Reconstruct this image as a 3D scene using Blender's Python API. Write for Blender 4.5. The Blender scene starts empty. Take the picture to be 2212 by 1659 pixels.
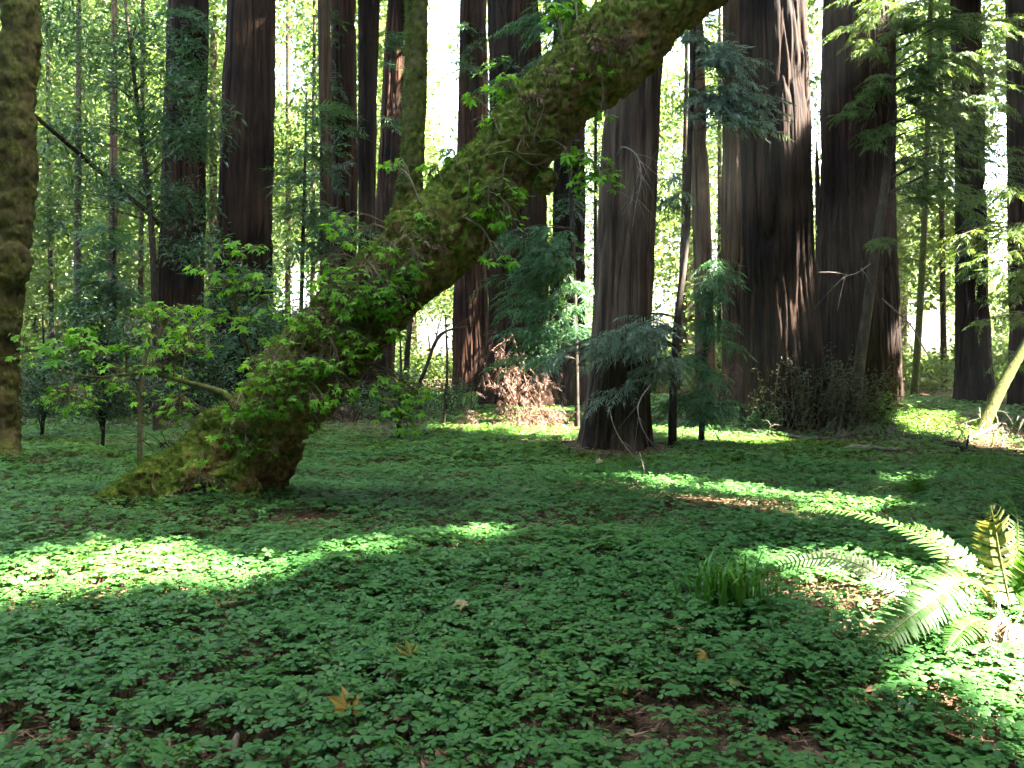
import bpy, math
import numpy as np

# ------------------------------------------------------------------ camera, sky, sun, exposure
S = bpy.context.scene
C = S.collection
FPX = 1791.0                      # focal length in pixels of a 2212 x 1659 frame
CAMZ = 1.15
PITCH = math.radians(1.263)
cam_data = bpy.data.cameras.new("camera")
cam_data.sensor_width = 36.0
cam_data.lens = 36.0 * FPX / 2212.0
cam_data.clip_start = 0.05
cam_data.clip_end = 2000.0
cam = bpy.data.objects.new("camera", cam_data)
cam.location = (0, 0, CAMZ)
cam.rotation_euler = (math.radians(90) - PITCH, 0, 0)
C.objects.link(cam)
S.camera = cam

SUN_EL, SUN_AZ = math.radians(52), math.radians(-8)        # azimuth measured from +X towards +Y
SUN = np.array([math.cos(SUN_EL) * math.cos(SUN_AZ), math.cos(SUN_EL) * math.sin(SUN_AZ), math.sin(SUN_EL)])
world = bpy.data.worlds.new("World")
S.world = world
world.use_nodes = True
nt = world.node_tree
sky = nt.nodes.new("ShaderNodeTexSky")
sky.sky_type = 'NISHITA'
sky.sun_disc = False
sky.dust_density = 5.0
sky.ozone_density = 0.4
sky.sun_elevation = SUN_EL
sky.sun_rotation = math.radians(90) - SUN_AZ
bg = nt.nodes["Background"]
bg.inputs["Strength"].default_value = 0.085
nt.links.new(sky.outputs[0], bg.inputs["Color"])

sun_data = bpy.data.lights.new("sun", 'SUN')
sun_data.energy = 5.0
sun_data.angle = math.radians(0.53)
sun_data.color = (1.0, 0.95, 0.86)
sun = bpy.data.objects.new("sun", sun_data)
from mathutils import Vector
sun.rotation_euler = Vector(tuple(SUN)).to_track_quat('Z', 'Y').to_euler()
C.objects.link(sun)

S.view_settings.view_transform = 'Standard'
S.view_settings.look = 'None'
S.view_settings.exposure = 5.15
S.view_settings.gamma = 1.0
S.cycles.max_bounces = 6
S.cycles.diffuse_bounces = 4
S.cycles.glossy_bounces = 2
S.cycles.transmission_bounces = 4
S.cycles.transparent_max_bounces = 4
S.cycles.caustics_reflective = False
S.cycles.caustics_refractive = False

# ------------------------------------------------------------------ maths helpers
rng = np.random.default_rng(11)
ca, sa = math.cos(PITCH), math.sin(PITCH)


def at(px, py, Y):
    """World point at depth Y that the photograph shows at (px, py) of a 2212 x 1659 frame."""
    x = (px - 1106.0) / FPX
    u = (829.5 - py) / FPX
    t = Y / (ca + u * sa)
    return np.array([x * t, Y, CAMZ + t * (u * ca - sa)])


def proj(P):
    d = P[:, 1] * ca - (P[:, 2] - CAMZ) * sa
    u = P[:, 1] * sa + (P[:, 2] - CAMZ) * ca
    d = np.maximum(d, 0.01)
    return 1106 + FPX * P[:, 0] / d, 829.5 - FPX * u / d


def _h(ix, iy, iz, seed):
    h = (ix * 374761393 + iy * 668265263 + iz * 2147483647 + seed * 1274126177) & 0xFFFFFFFF
    h = ((h ^ (h >> 13)) * 1274126177) & 0xFFFFFFFF
    return ((h ^ (h >> 16)) & 0xFFFF) / 32768.0 - 1.0


def noise(P, seed=0):
    P = np.asarray(P, dtype=np.float64)
    I = np.floor(P).astype(np.int64)
    f = P - I
    w = f * f * f * (f * (f * 6 - 15) + 10)
    out = 0
    for dx in (0, 1):
        for dy in (0, 1):
            for dz in (0, 1):
                ww = (w[:, 0] if dx else 1 - w[:, 0]) * (w[:, 1] if dy else 1 - w[:, 1]) * (w[:, 2] if dz else 1 - w[:, 2])
                out = out + ww * _h(I[:, 0] + dx, I[:, 1] + dy, I[:, 2] + dz, seed)
    return out


def fbm(P, seed=0, octv=3):
    o, a, s = 0, 1.0, 0
    for k in range(octv):
        o = o + a * noise(P * (2.03 ** k), seed + k * 17)
        s += a
        a *= 0.5
    return o / s


MOUNDS = [(5.6, 14.6, 0.16, 1.3), (7.2, 15.5, 0.22, 1.2), (1.4, 10.9, 0.10, 0.9), (-2.1, 6.5, 0.10, 0.7), (8.5, 15.5, 0.12, 2.0), (-5.2, 9.6, 0.1, .7)]


def gz(x, y):
    x = np.asarray(x, float)
    y = np.asarray(y, float)
    z = np.where(y > 15, 0.9 * (1 - np.exp(-np.maximum(y - 15, 0) / 25)), 0.0)
    sh = x.shape
    P = np.stack([x.ravel() * 0.35, y.ravel() * 0.35, np.zeros(x.size)], 1)
    near = np.exp(-np.maximum(y - 25, 0) / 20)
    z = z + 0.07 * noise(P, 5).reshape(sh) * near + 0.02 * noise(P * 4, 6).reshape(sh) * near
    for mx, my, mh, mr in MOUNDS:
        z = z + mh * np.exp(-((x - mx) ** 2 + (y - my) ** 2) / (mr * mr))
    # far bank, rising on the left and gently on the right
    z = z + np.clip((y - 38) / 40, 0, 1) ** 1.5 * np.clip((-x - 4) / 25, 0, 1) * 7.0
    return z


def g0(x, y):
    return float(gz(np.array([x]), np.array([y]))[0])


def ground_at(px, py):
    Y = 8.0
    for _ in range(30):
        z = g0((px - 1106) / FPX * Y, Y)
        u = (829.5 - py) / FPX
        s = (u * ca - sa) / (ca + u * sa)
        Y = 0.5 * Y + 0.5 * np.clip((z - CAMZ) / min(s, -0.012), 1.0, 60)
    return np.array([(px - 1106) / FPX * Y, Y, g0((px - 1106) / FPX * Y, Y)])


# ------------------------------------------------------------------ mesh building
class Acc:
    def __init__(self):
        self.V, self.T, self.Q, self.tm, self.qm, self.n = [], [], [], [], [], 0

    def add(self, V, T=None, Q=None, m=0):
        V = np.asarray(V, float).reshape(-1, 3)
        if T is not None and len(T):
            T = np.asarray(T, np.int64)
            self.T.append(T + self.n)
            self.tm.append(np.full(len(T), m))
        if Q is not None and len(Q):
            Q = np.asarray(Q, np.int64)
            self.Q.append(Q + self.n)
            self.qm.append(np.full(len(Q), m))
        self.V.append(V)
        self.n += len(V)

    def build(self, name, mats, parent=None, smooth=False):
        V = np.concatenate(self.V) if self.V else np.zeros((0, 3))
        if parent is not None:
            V = V - np.array(parent.matrix_basis.translation)
            if parent.parent is not None:
                V = V - np.array(parent.parent.matrix_basis.translation)
        T = np.concatenate(self.T) if self.T else np.zeros((0, 3), np.int64)
        Q = np.concatenate(self.Q) if self.Q else np.zeros((0, 4), np.int64)
        me = bpy.data.meshes.new(name)
        nl = T.size + Q.size
        me.vertices.add(len(V))
        me.vertices.foreach_set("co", V.astype(np.float32).ravel())
        me.loops.add(nl)
        me.loops.foreach_set("vertex_index", np.concatenate([T.ravel(), Q.ravel()]).astype(np.int32))
        npoly = len(T) + len(Q)
        me.polygons.add(npoly)
        st = np.concatenate([np.arange(len(T)) * 3, T.size + np.arange(len(Q)) * 4])
        me.polygons.foreach_set("loop_start", st.astype(np.int32))
        if not isinstance(mats, (list, tuple)):
            mats = [mats]
        for m in mats:
            me.materials.append(m)
        mi = np.concatenate(self.tm + self.qm) if npoly else np.zeros(0)
        me.polygons.foreach_set("material_index", mi.astype(np.int32))
        me.polygons.foreach_set("use_smooth", np.full(npoly, bool(smooth)))
        me.update(calc_edges=True)
        me.validate()
        o = bpy.data.objects.new(name, me)
        C.objects.link(o)
        if parent is not None:
            o.parent = parent
        return o


def tag(o, label=None, cat=None, group=None, kind=None):
    if label:
        n = len(label.split())
        assert 4 <= n <= 16, (n, label)
        o["label"] = label
    if cat:
        o["category"] = cat
    if group:
        o["group"] = group
    if kind:
        o["kind"] = kind
    return o


def thing(name, loc, label, cat, group=None):
    o = bpy.data.objects.new(name, None)
    o.location = tuple(float(v) for v in loc)
    o.empty_display_size = 0.2
    C.objects.link(o)
    return tag(o, label, cat, group)


def smooth_path(P, R, n):
    P = np.asarray(P, float)
    R = np.asarray(R, float)
    d = np.r_[0, np.cumsum(np.linalg.norm(np.diff(P, axis=0), axis=1))]
    t = np.linspace(0, d[-1], n)
    # Catmull-Rom through the points
    m = np.gradient(P, d, axis=0) if len(P) > 2 else np.repeat((P[1:] - P[:1]) / max(d[-1], 1e-6), 2, 0)
    k = np.clip(np.searchsorted(d, t, side='right') - 1, 0, len(P) - 2)
    h = (d[k + 1] - d[k])[:, None]
    s = ((t - d[k]) / h[:, 0])[:, None]
    out = (2 * s ** 3 - 3 * s ** 2 + 1) * P[k] + (s ** 3 - 2 * s ** 2 + s) * h * m[k] + (-2 * s ** 3 + 3 * s ** 2) * P[k + 1] + (s ** 3 - s ** 2) * h * m[k + 1]
    return out, np.interp(t, d, R)


def tube(P, R, sides=6, cap=True):
    P = np.asarray(P, float)
    n = len(P)
    R = np.broadcast_to(np.asarray(R, float), (n,))
    T = np.gradient(P, axis=0)
    T /= np.linalg.norm(T, axis=1)[:, None] + 1e-9
    ref = np.array([0, 0, 1.0]) if abs(T[0, 2]) < 0.9 else np.array([1.0, 0, 0])
    N = np.cross(T[0], ref)
    N /= np.linalg.norm(N)
    Ns = np.zeros_like(P)
    for i in range(n):
        N = N - T[i] * N.dot(T[i])
        N /= np.linalg.norm(N) + 1e-9
        Ns[i] = N
    B = np.cross(T, Ns)
    a = np.linspace(0, 2 * np.pi, sides, endpoint=False)
    V = P[:, None, :] + R[:, None, None] * (np.cos(a)[None, :, None] * Ns[:, None, :] + np.sin(a)[None, :, None] * B[:, None, :])
    i, j = np.meshgrid(np.arange(n - 1), np.arange(sides), indexing='ij')
    j2 = (j + 1) % sides
    Q = np.stack([i * sides + j, i * sides + j2, (i + 1) * sides + j2, (i + 1) * sides + j], -1).reshape(-1, 4)
    V = V.reshape(-1, 3)
    Tn = None
    if cap:
        V = np.vstack([V, P[:1], P[-1:]])
        k = np.arange(sides)
        Tn = np.vstack([np.stack([np.full(sides, n * sides), (k + 1) % sides, k], 1),
                        np.stack([np.full(sides, n * sides + 1), (n - 1) * sides + k, (n - 1) * sides + (k + 1) % sides], 1)])
    return V, Tn, Q


def basis(yaw, pitch, roll):
    """Rotation matrices (N,3,3): local X points along yaw/pitch, Z is up, rolled about X."""
    cy, sy, cp, sp, cr, sr = np.cos(yaw), np.sin(yaw), np.cos(pitch), np.sin(pitch), np.cos(roll), np.sin(roll)
    X = np.stack([cy * cp, sy * cp, sp], -1)
    Y0 = np.stack([-sy, cy, np.zeros_like(cy)], -1)
    Z0 = np.cross(X, Y0)
    Yv = Y0 * cr[:, None] + Z0 * sr[:, None]
    Zv = np.cross(X, Yv)
    return np.stack([X, Yv, Zv], -1)


def stamp(acc, tmpl, pos, yaw, pitch, roll, scale, m=0):
    V, T = tmpl
    n = len(pos)
    if n == 0:
        return
    M = basis(np.asarray(yaw, float), np.asarray(pitch, float), np.asarray(roll, float))
    scale = np.broadcast_to(np.asarray(scale, float), (n,))
    W = np.einsum('nij,vj->nvi', M, V) * scale[:, None, None] + np.asarray(pos)[:, None, :]
    F = (T[None] + (np.arange(n) * len(V))[:, None, None]).reshape(-1, T.shape[1])
    if T.shape[1] == 3:
        acc.add(W.reshape(-1, 3), T=F, m=m)
    else:
        acc.add(W.reshape(-1, 3), Q=F, m=m)


# ------------------------------------------------------------------ materials
def mat_base(name):
    m = bpy.data.materials.new(name)
    m.use_nodes = True
    n = m.node_tree.nodes
    n.clear()
    return m, n, m.node_tree.links


def ramp(n, stops):
    r = n.new("ShaderNodeValToRGB")
    e = r.color_ramp.elements
    e[0].position, e[0].color = stops[0][0], (*stops[0][1], 1)
    e[1].position, e[1].color = stops[-1][0], (*stops[-1][1], 1)
    for p, c in stops[1:-1]:
        x = e.new(p)
        x.color = (*c, 1)
    return r


def leaf_mat(name, cols, trans=0.35, rough=0.45, nscale=0.6, spec=0.4, tboost=(1.5, 1.45, 0.6)):
    """Leaf: hue differs leaf by leaf and patch by patch; part of the light passes through."""
    m, n, l = mat_base(name)
    geo = n.new("ShaderNodeNewGeometry")
    nz = n.new("ShaderNodeTexNoise")
    nz.inputs["Scale"].default_value = nscale
    nz.inputs["Detail"].default_value = 3
    l.new(geo.outputs["Position"], nz.inputs["Vector"])
    ma = n.new("ShaderNodeMath")
    ma.operation = 'MULTIPLY_ADD'
    ma.inputs[1].default_value = 0.45
    l.new(geo.outputs["Random Per Island"], ma.inputs[0])
    mb = n.new("ShaderNodeMath")
    mb.operation = 'MULTIPLY_ADD'
    mb.inputs[1].default_value = 1.1
    mb.inputs[2].default_value = -0.27
    l.new(nz.outputs["Fac"], mb.inputs[0])
    l.new(mb.outputs[0], ma.inputs[2])
    k = len(cols)
    r = ramp(n, [(0.08 + 0.84 * i / (k - 1), c) for i, c in enumerate(cols)])
    l.new(ma.outputs[0], r.inputs[0])
    p = n.new("ShaderNodeBsdfPrincipled")
    p.inputs["Roughness"].default_value = rough
    p.inputs["Specular IOR Level"].default_value = spec
    l.new(r.outputs[0], p.inputs["Base Color"])
    out = n.new("ShaderNodeOutputMaterial")
    if trans > 0:
        t = n.new("ShaderNodeBsdfTranslucent")
        mu = n.new("ShaderNodeMix")
        mu.data_type = 'RGBA'
        mu.blend_type = 'MULTIPLY'
        mu.inputs[0].default_value = 1
        mu.inputs[7].default_value = (*tboost, 1)
        l.new(r.outputs[0], mu.inputs[6])
        l.new(mu.outputs[2], t.inputs["Color"])
        mx = n.new("ShaderNodeMixShader")
        mx.inputs[0].default_value = trans
        l.new(p.outputs[0], mx.inputs[1])
        l.new(t.outputs[0], mx.inputs[2])
        l.new(mx.outputs[0], out.inputs[0])
    else:
        l.new(p.outputs[0], out.inputs[0])
    return m


def bark_mat(name, cols, stretch=(9, 9, 0.8), bump=0.5, moss=None, moss_lo=0.55, moss_hi=0.75, moss_dir=None, dist=0.03):
    """Bark with vertical fibres; optional moss that grows by patch and on the upper side."""
    m, n, l = mat_base(name)
    geo = n.new("ShaderNodeNewGeometry")
    mp = n.new("ShaderNodeMapping")
    mp.inputs["Scale"].default_value = stretch
    l.new(geo.outputs["Position"], mp.inputs["Vector"])
    nz = n.new("ShaderNodeTexNoise")
    nz.inputs["Scale"].default_value = 1.0
    nz.inputs["Detail"].default_value = 8
    nz.inputs["Roughness"].default_value = 0.7
    l.new(mp.outputs[0], nz.inputs["Vector"])
    big = n.new("ShaderNodeTexNoise")
    big.inputs["Scale"].default_value = 0.9
    big.inputs["Detail"].default_value = 4
    l.new(geo.outputs["Position"], big.inputs["Vector"])
    ad = n.new("ShaderNodeMath")
    ad.operation = 'MULTIPLY_ADD'
    ad.inputs[1].default_value = 0.6
    ad.inputs[2].default_value = -0.3
    l.new(big.outputs["Fac"], ad.inputs[0])
    a2 = n.new("ShaderNodeMath")
    a2.operation = 'ADD'
    l.new(nz.outputs["Fac"], a2.inputs[0])
    l.new(ad.outputs[0], a2.inputs[1])
    k = len(cols)
    r = ramp(n, [(0.3 + 0.42 * i / (k - 1), c) for i, c in enumerate(cols)])
    l.new(a2.outputs[0], r.inputs[0])
    col = r.outputs[0]
    if moss is not None:
        mn = n.new("ShaderNodeTexNoise")
        mn.inputs["Scale"].default_value = 5.0
        mn.inputs["Detail"].default_value = 6
        mn.inputs["Roughness"].default_value = 0.65
        l.new(geo.outputs["Position"], mn.inputs["Vector"])
        fac = mn.outputs["Fac"]
        if moss_dir is not None:
            dp = n.new("ShaderNodeVectorMath")
            dp.operation = 'DOT_PRODUCT'
            l.new(geo.outputs["Normal"], dp.inputs[0])
            dp.inputs[1].default_value = moss_dir
            m3 = n.new("ShaderNodeMath")
            m3.operation = 'MULTIPLY_ADD'
            m3.inputs[1].default_value = 0.28
            l.new(dp.outputs["Value"], m3.inputs[0])
            l.new(mn.outputs["Fac"], m3.inputs[2])
            fac = m3.outputs[0]
        mr = n.new("ShaderNodeMapRange")
        mr.inputs[1].default_value = moss_lo
        mr.inputs[2].default_value = moss_hi
        l.new(fac, mr.inputs[0])
        gn = n.new("ShaderNodeTexNoise")
        gn.inputs["Scale"].default_value = 26
        gn.inputs["Detail"].default_value = 5
        l.new(geo.outputs["Position"], gn.inputs["Vector"])
        gr = ramp(n, [(0.3, moss[0]), (0.5, moss[1]), (0.7, moss[2])])
        l.new(gn.outputs["Fac"], gr.inputs[0])
        mx = n.new("ShaderNodeMix")
        mx.data_type = 'RGBA'
        l.new(mr.outputs[0], mx.inputs[0])
        l.new(col, mx.inputs[6])
        l.new(gr.outputs[0], mx.inputs[7])
        col = mx.outputs[2]
    p = n.new("ShaderNodeBsdfPrincipled")
    p.inputs["Roughness"].default_value = 0.9
    p.inputs["Specular IOR Level"].default_value = 0.15
    l.new(col, p.inputs["Base Color"])
    b = n.new("ShaderNodeBump")
    b.inputs["Strength"].default_value = bump
    b.inputs["Distance"].default_value = dist
    l.new(nz.outputs["Fac"], b.inputs["Height"])
    l.new(b.outputs[0], p.inputs["Normal"])
    out = n.new("ShaderNodeOutputMaterial")
    l.new(p.outputs[0], out.inputs[0])
    return m


MOSS = ((0.034, 0.05, 0.007), (0.105, 0.145, 0.016), (0.2, 0.24, 0.03))
M = {}
M['redwood'] = bark_mat("redwood_bark", [(0.003267, 0.001658, 0.000968), (0.01244, 0.006096, 0.003214), (0.02777, 0.01389, 0.007291), (0.05555, 0.02917, 0.01542)], (11, 11, 0.55), 0.7)
M['redwood_shaggy'] = bark_mat("shaggy_redwood_bark", [(0.01256, 0.007722, 0.004933), (0.04883, 0.03159, 0.01973), (0.09765, 0.06669, 0.04228), (0.1605, 0.1158, 0.07752)], (11, 11, 0.6), 0.7)
M['redwood_grey'] = bark_mat("grey_redwood_bark", [(0.01166, 0.006977, 0.004104), (0.04241, 0.02483, 0.0137), (0.08765, 0.05407, 0.03053), (0.1461, 0.09542, 0.05597)], (11, 11, 0.6), 0.7)
M['redwood_red'] = bark_mat("red_redwood_bark", [(0.004588, 0.002322, 0.001339), (0.02114, 0.009396, 0.004838), (0.05382, 0.02344, 0.01231), (0.09994, 0.04687, 0.02545)], (11, 11, 0.5), 0.7)
M['maple'] = bark_mat("mossy_maple_bark", [(0.03773, 0.02152, 0.00915), (0.1416, 0.07829, 0.0305), (0.283, 0.1663, 0.061), (0.4715, 0.2935, 0.1296)], (16, 16, 14), 0.8,
                      MOSS, 0.40, 0.60, (-0.62, -0.25, 0.74), 0.035)
M['maple_green'] = bark_mat("green_mossy_bark", [(0.024, 0.02, 0.008), (0.075, 0.066, 0.024), (0.14, 0.125, 0.05)], (12, 12, 5), 0.6,
                            ((0.03, 0.038, 0.007), (0.08, 0.098, 0.016), (0.15, 0.165, 0.033)), 0.34, 0.58, None, 0.02)
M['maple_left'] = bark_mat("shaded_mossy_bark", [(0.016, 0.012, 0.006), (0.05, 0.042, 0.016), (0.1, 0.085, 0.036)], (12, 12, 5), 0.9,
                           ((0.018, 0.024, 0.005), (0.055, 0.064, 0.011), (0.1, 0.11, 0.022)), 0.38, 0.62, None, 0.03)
M['thin_bark'] = bark_mat("slender_bark", [(0.015, 0.01081, 0.00714), (0.05, 0.0376, 0.0231), (0.1, 0.0752, 0.0504)], (14, 14, 3), 0.4, dist=0.01)
M['dark_bark'] = bark_mat("dark_stem_bark", [(0.012, 0.009, 0.007), (0.045, 0.033, 0.024), (0.09, 0.07, 0.05)], (20, 20, 6), 0.4, dist=0.01)
M['twig'] = bark_mat("twig_bark", [(0.06, 0.05, 0.025), (0.14, 0.12, 0.06), (0.24, 0.2, 0.12)], (30, 30, 30), 0.2, dist=0.004)
M['dead_twig'] = bark_mat("dead_twig_bark", [(0.072, 0.056, 0.0442), (0.18, 0.1456, 0.1144), (0.27, 0.2352, 0.1976)], (30, 30, 30), 0.2, dist=0.004)
M['log'] = bark_mat("fallen_wood", [(0.06, 0.045, 0.03), (0.2, 0.155, 0.11), (0.36, 0.3, 0.23)], (20, 5, 20), 0.5, dist=0.01)
M['clover'] = leaf_mat("sorrel_leaf", [(0.03281, 0.1085, 0.0204), (0.04922, 0.1503, 0.0306), (0.06891, 0.1879, 0.04284), (0.1149, 0.2226, 0.03468)], 0.25, 0.5, 0.55, 0.25)
M['clover_far'] = leaf_mat("sorrel_leaf_far", [(0.02812, 0.09741, 0.02652), (0.04688, 0.1461, 0.03264), (0.09375, 0.1948, 0.0306), (0.1329, 0.2365, 0.02856)], 0.22, 0.55, 0.22, 0.2)
M['stem'] = leaf_mat("sorrel_stem", [(0.1, 0.1, 0.03), (0.14, 0.09, 0.04)], 0.0, 0.6)
M['maple_leaf'] = leaf_mat("maple_leaf", [(0.07679, 0.2191, 0.01394), (0.1097, 0.2953, 0.01813), (0.1645, 0.3811, 0.02369), (0.2413, 0.4194, 0.02509)], 0.42, 0.5, 2.0, 0.2)
M['needle'] = leaf_mat("redwood_needle", [(0.024, 0.072, 0.0308), (0.036, 0.102, 0.0418), (0.054, 0.132, 0.0495), (0.078, 0.15, 0.044)], 0.3, 0.5, 0.8, 0.3)
M['needle_grey'] = leaf_mat("greyish_needle", [(0.0585, 0.1063, 0.072), (0.0845, 0.1438, 0.096), (0.117, 0.175, 0.114), (0.156, 0.1875, 0.108)], 0.25, 0.45, 1.0, 0.4)
M['needle_bright'] = leaf_mat("sunny_needle", [(0.0342, 0.08069, 0.02356), (0.0684, 0.1311, 0.03213), (0.1083, 0.1715, 0.03856), (0.1482, 0.1916, 0.0482)], 0.4, 0.5, 0.8, 0.25)
M['bay_leaf'] = leaf_mat("laurel_leaf", [(0.018, 0.055, 0.028), (0.028, 0.08, 0.036), (0.045, 0.11, 0.045), (0.075, 0.15, 0.045)], 0.3, 0.35, 0.8, 0.5)
M['forest_leaf'] = leaf_mat("far_leaf", [(0.04774, 0.09033, 0.03725), (0.08184, 0.1385, 0.04345), (0.1296, 0.1867, 0.04966), (0.191, 0.2289, 0.06208)], 0.45, 0.5, 0.16, 0.3, (1.3, 1.3, 0.8))
M['canopy'] = leaf_mat("canopy_needle", [(0.02, 0.055, 0.025), (0.04, 0.085, 0.035)], 0.3, 0.5, 0.5, 0.3)
M['fern'] = leaf_mat("fern_pinna", [(0.03827, 0.1106, 0.0158), (0.0574, 0.1493, 0.02011), (0.0829, 0.1769, 0.02298)], 0.45, 0.5, 3.0, 0.2)
M['fern_grey'] = leaf_mat("fading_fern_pinna", [(0.075, 0.0975, 0.0525), (0.1275, 0.135, 0.0825), (0.15, 0.1275, 0.0825)], 0.3, 0.5, 4.0, 0.3)
M['fern_gold'] = leaf_mat("golden_fern_pinna", [(0.112, 0.1235, 0.0385), (0.16, 0.1615, 0.055), (0.208, 0.1805, 0.099)], 0.35, 0.5, 6.0, 0.3)
M['dead_fern'] = leaf_mat("dead_fern", [(0.1, 0.055, 0.03), (0.2, 0.12, 0.07), (0.32, 0.22, 0.14)], 0.15, 0.6, 6.0, 0.2, (1.2, 1.0, 0.8))
M['dead_needle'] = leaf_mat("dead_needles", [(0.075, 0.04, 0.028), (0.15, 0.084, 0.06), (0.225, 0.144, 0.112)], 0.15, 0.6, 3.0, 0.2, (1.2, 1.0, 0.8))
M['grass'] = leaf_mat("grass_blade", [(0.0525, 0.1638, 0.018), (0.084, 0.2366, 0.024), (0.126, 0.2912, 0.0336)], 0.3, 0.4, 4.0, 0.4)
M['moss_tuft'] = leaf_mat("moss_tuft", [(0.04443, 0.0808, 0.00968), (0.08884, 0.1525, 0.01452), (0.1481, 0.2334, 0.0242)], 0.25, 0.8, 4.0, 0.1)
M['moss_ground'] = leaf_mat("ground_moss", [(0.06, 0.11, 0.016), (0.09, 0.16, 0.02), (0.13, 0.2, 0.03)], 0.25, 0.7, 1.2, 0.1)
M['litter'] = leaf_mat("brown_leaf", [(0.0675, 0.0375, 0.021), (0.15, 0.0825, 0.045), (0.255, 0.15, 0.0825), (0.39, 0.255, 0.135)], 0.1, 0.65, 6.0, 0.25, (1.2, 1.0, 0.7))
M['yellow_leaf'] = leaf_mat("yellow_leaf", [(0.26, 0.17, 0.025), (0.38, 0.27, 0.04)], 0.3, 0.5, 9.0, 0.3, (1.2, 1.1, 0.6))
M['pale_leaf'] = leaf_mat("pale_leaf", [(0.34, 0.27, 0.1), (0.42, 0.36, 0.17)], 0.2, 0.5, 9.0, 0.3, (1.1, 1.0, 0.7))
M['lime_leaf'] = leaf_mat("yellow_green_leaf", [(0.14, 0.2, 0.03), (0.26, 0.26, 0.05)], 0.3, 0.5, 9.0, 0.3, (1.2, 1.1, 0.6))
M['rust_leaf'] = leaf_mat("rust_leaf", [(0.2, 0.08, 0.03), (0.26, 0.12, 0.045)], 0.15, 0.5, 9.0, 0.3, (1.2, 1.0, 0.7))


def ground_mat():
    m, n, l = mat_base("forest_soil")
    geo = n.new("ShaderNodeNewGeometry")
    a = n.new("ShaderNodeTexNoise")
    a.inputs["Scale"].default_value = 34
    a.inputs["Detail"].default_value = 8
    a.inputs["Roughness"].default_value = 0.75
    l.new(geo.outputs["Position"], a.inputs["Vector"])
    b = n.new("ShaderNodeTexNoise")
    b.inputs["Scale"].default_value = 0.7
    b.inputs["Detail"].default_value = 4
    l.new(geo.outputs["Position"], b.inputs["Vector"])
    r = ramp(n, [(0.3, (0.028, 0.018, 0.01)), (0.5, (0.1, 0.06, 0.033)), (0.62, (0.19, 0.12, 0.07)), (0.75, (0.32, 0.22, 0.13))])
    l.new(a.outputs["Fac"], r.inputs[0])
    r2 = ramp(n, [(0.4, (0.02, 0.03, 0.01)), (0.7, (0.05, 0.07, 0.02))])
    l.new(a.outputs["Fac"], r2.inputs[0])
    mr = n.new("ShaderNodeMapRange")
    mr.inputs[1].default_value = 0.5
    mr.inputs[2].default_value = 0.65
    l.new(b.outputs["Fac"], mr.inputs[0])
    mx = n.new("ShaderNodeMix")
    mx.data_type = 'RGBA'
    l.new(mr.outputs[0], mx.inputs[0])
    l.new(r.outputs[0], mx.inputs[6])
    l.new(r2.outputs[0], mx.inputs[7])
    p = n.new("ShaderNodeBsdfPrincipled")
    p.inputs["Roughness"].default_value = 0.95
    p.inputs["Specular IOR Level"].default_value = 0.1
    l.new(mx.outputs[2], p.inputs["Base Color"])
    bp = n.new("ShaderNodeBump")
    bp.inputs["Strength"].default_value = 0.8
    bp.inputs["Distance"].default_value = 0.03
    l.new(a.outputs["Fac"], bp.inputs["Height"])
    l.new(bp.outputs[0], p.inputs["Normal"])
    o = n.new("ShaderNodeOutputMaterial")
    l.new(p.outputs[0], o.inputs[0])
    return m


M['ground'] = ground_mat()

# ------------------------------------------------------------------ leaf templates (V, faces)
SORREL = None


def sorrel_template(lod):
    V, F = [], []
    for k in range(3):
        a = k * 2 * math.pi / 3 + 0.2
        c, s = math.cos(a), math.sin(a)
        if lod == 0:
            pts = [(0.04, 0, 0), (0.30, 0.27, -0.02), (0.58, 0.47, -0.07), (0.84, 0.50, -0.12), (1.0, 0.36, -0.13), (1.0, 0.15, -0.09), (0.83, 0, -0.02),
                   (1.0, -0.15, -0.09), (1.0, -0.36, -0.13), (0.84, -0.50, -0.12), (0.58, -0.47, -0.07), (0.30, -0.27, -0.02)]
            fs = [(0, 1, 2, 6), (2, 3, 6, 6), (3, 4, 5, 6), (0, 6, 10, 11), (6, 9, 10, 10), (6, 7, 8, 9)]
        else:
            pts = [(0, 0, 0), (0.62, 0.42, -0.08), (0.92, 0, -0.06), (0.62, -0.42, -0.08)]
            fs = [(0, 1, 2, 3)]
        o = len(V)
        V += [(x * c - y * s, x * s + y * c, z) for x, y, z in pts]
        for f in fs:
            if f[2] == f[3]:
                F.append((f[0] + o, f[1] + o, f[2] + o))
            else:
                F.append((f[0] + o, f[1] + o, f[2] + o))
                F.append((f[0] + o, f[2] + o, f[3] + o))
    return np.array(V, float), np.array(F)


def maple_template(cup=0.10, seed=0, floor=0.0):
    half = [(0, 1.0), (9, .74), (15, .66), (24, .40), (33, .62), (40, .80), (49, .95), (57, .72), (66, .56), (76, .36), (88, .50), (100, .60), (112, .50), (135, .32), (165, .16)]
    r = np.random.default_rng(seed)
    pts = [(d, q) for d, q in half] + [(-d, q) for d, q in half[1:]][::-1]
    V = [(0, 0, 0.0)]
    for d, q in pts:
        a = math.radians(d)
        q = q * (1 + 0.08 * (r.random() - .5))
        # X axis is the tip direction; blade droops towards its lobes
        q = max(q, floor) if abs(d) < 125 else q
        V.append((q * math.cos(a), q * math.sin(a), -cup * q * q * 1.6 + 0.05 * (r.random() - .5)))
    n = len(pts)
    F = [(0, 1 + i, 1 + (i + 1) % n) for i in range(n)]
    V = np.array(V)
    V[:, 0] += 0.12
    return V * 0.62, np.array(F)


MAPLES = [maple_template(0.08, 1), maple_template(0.2, 2), maple_template(0.3, 3)]


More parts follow.
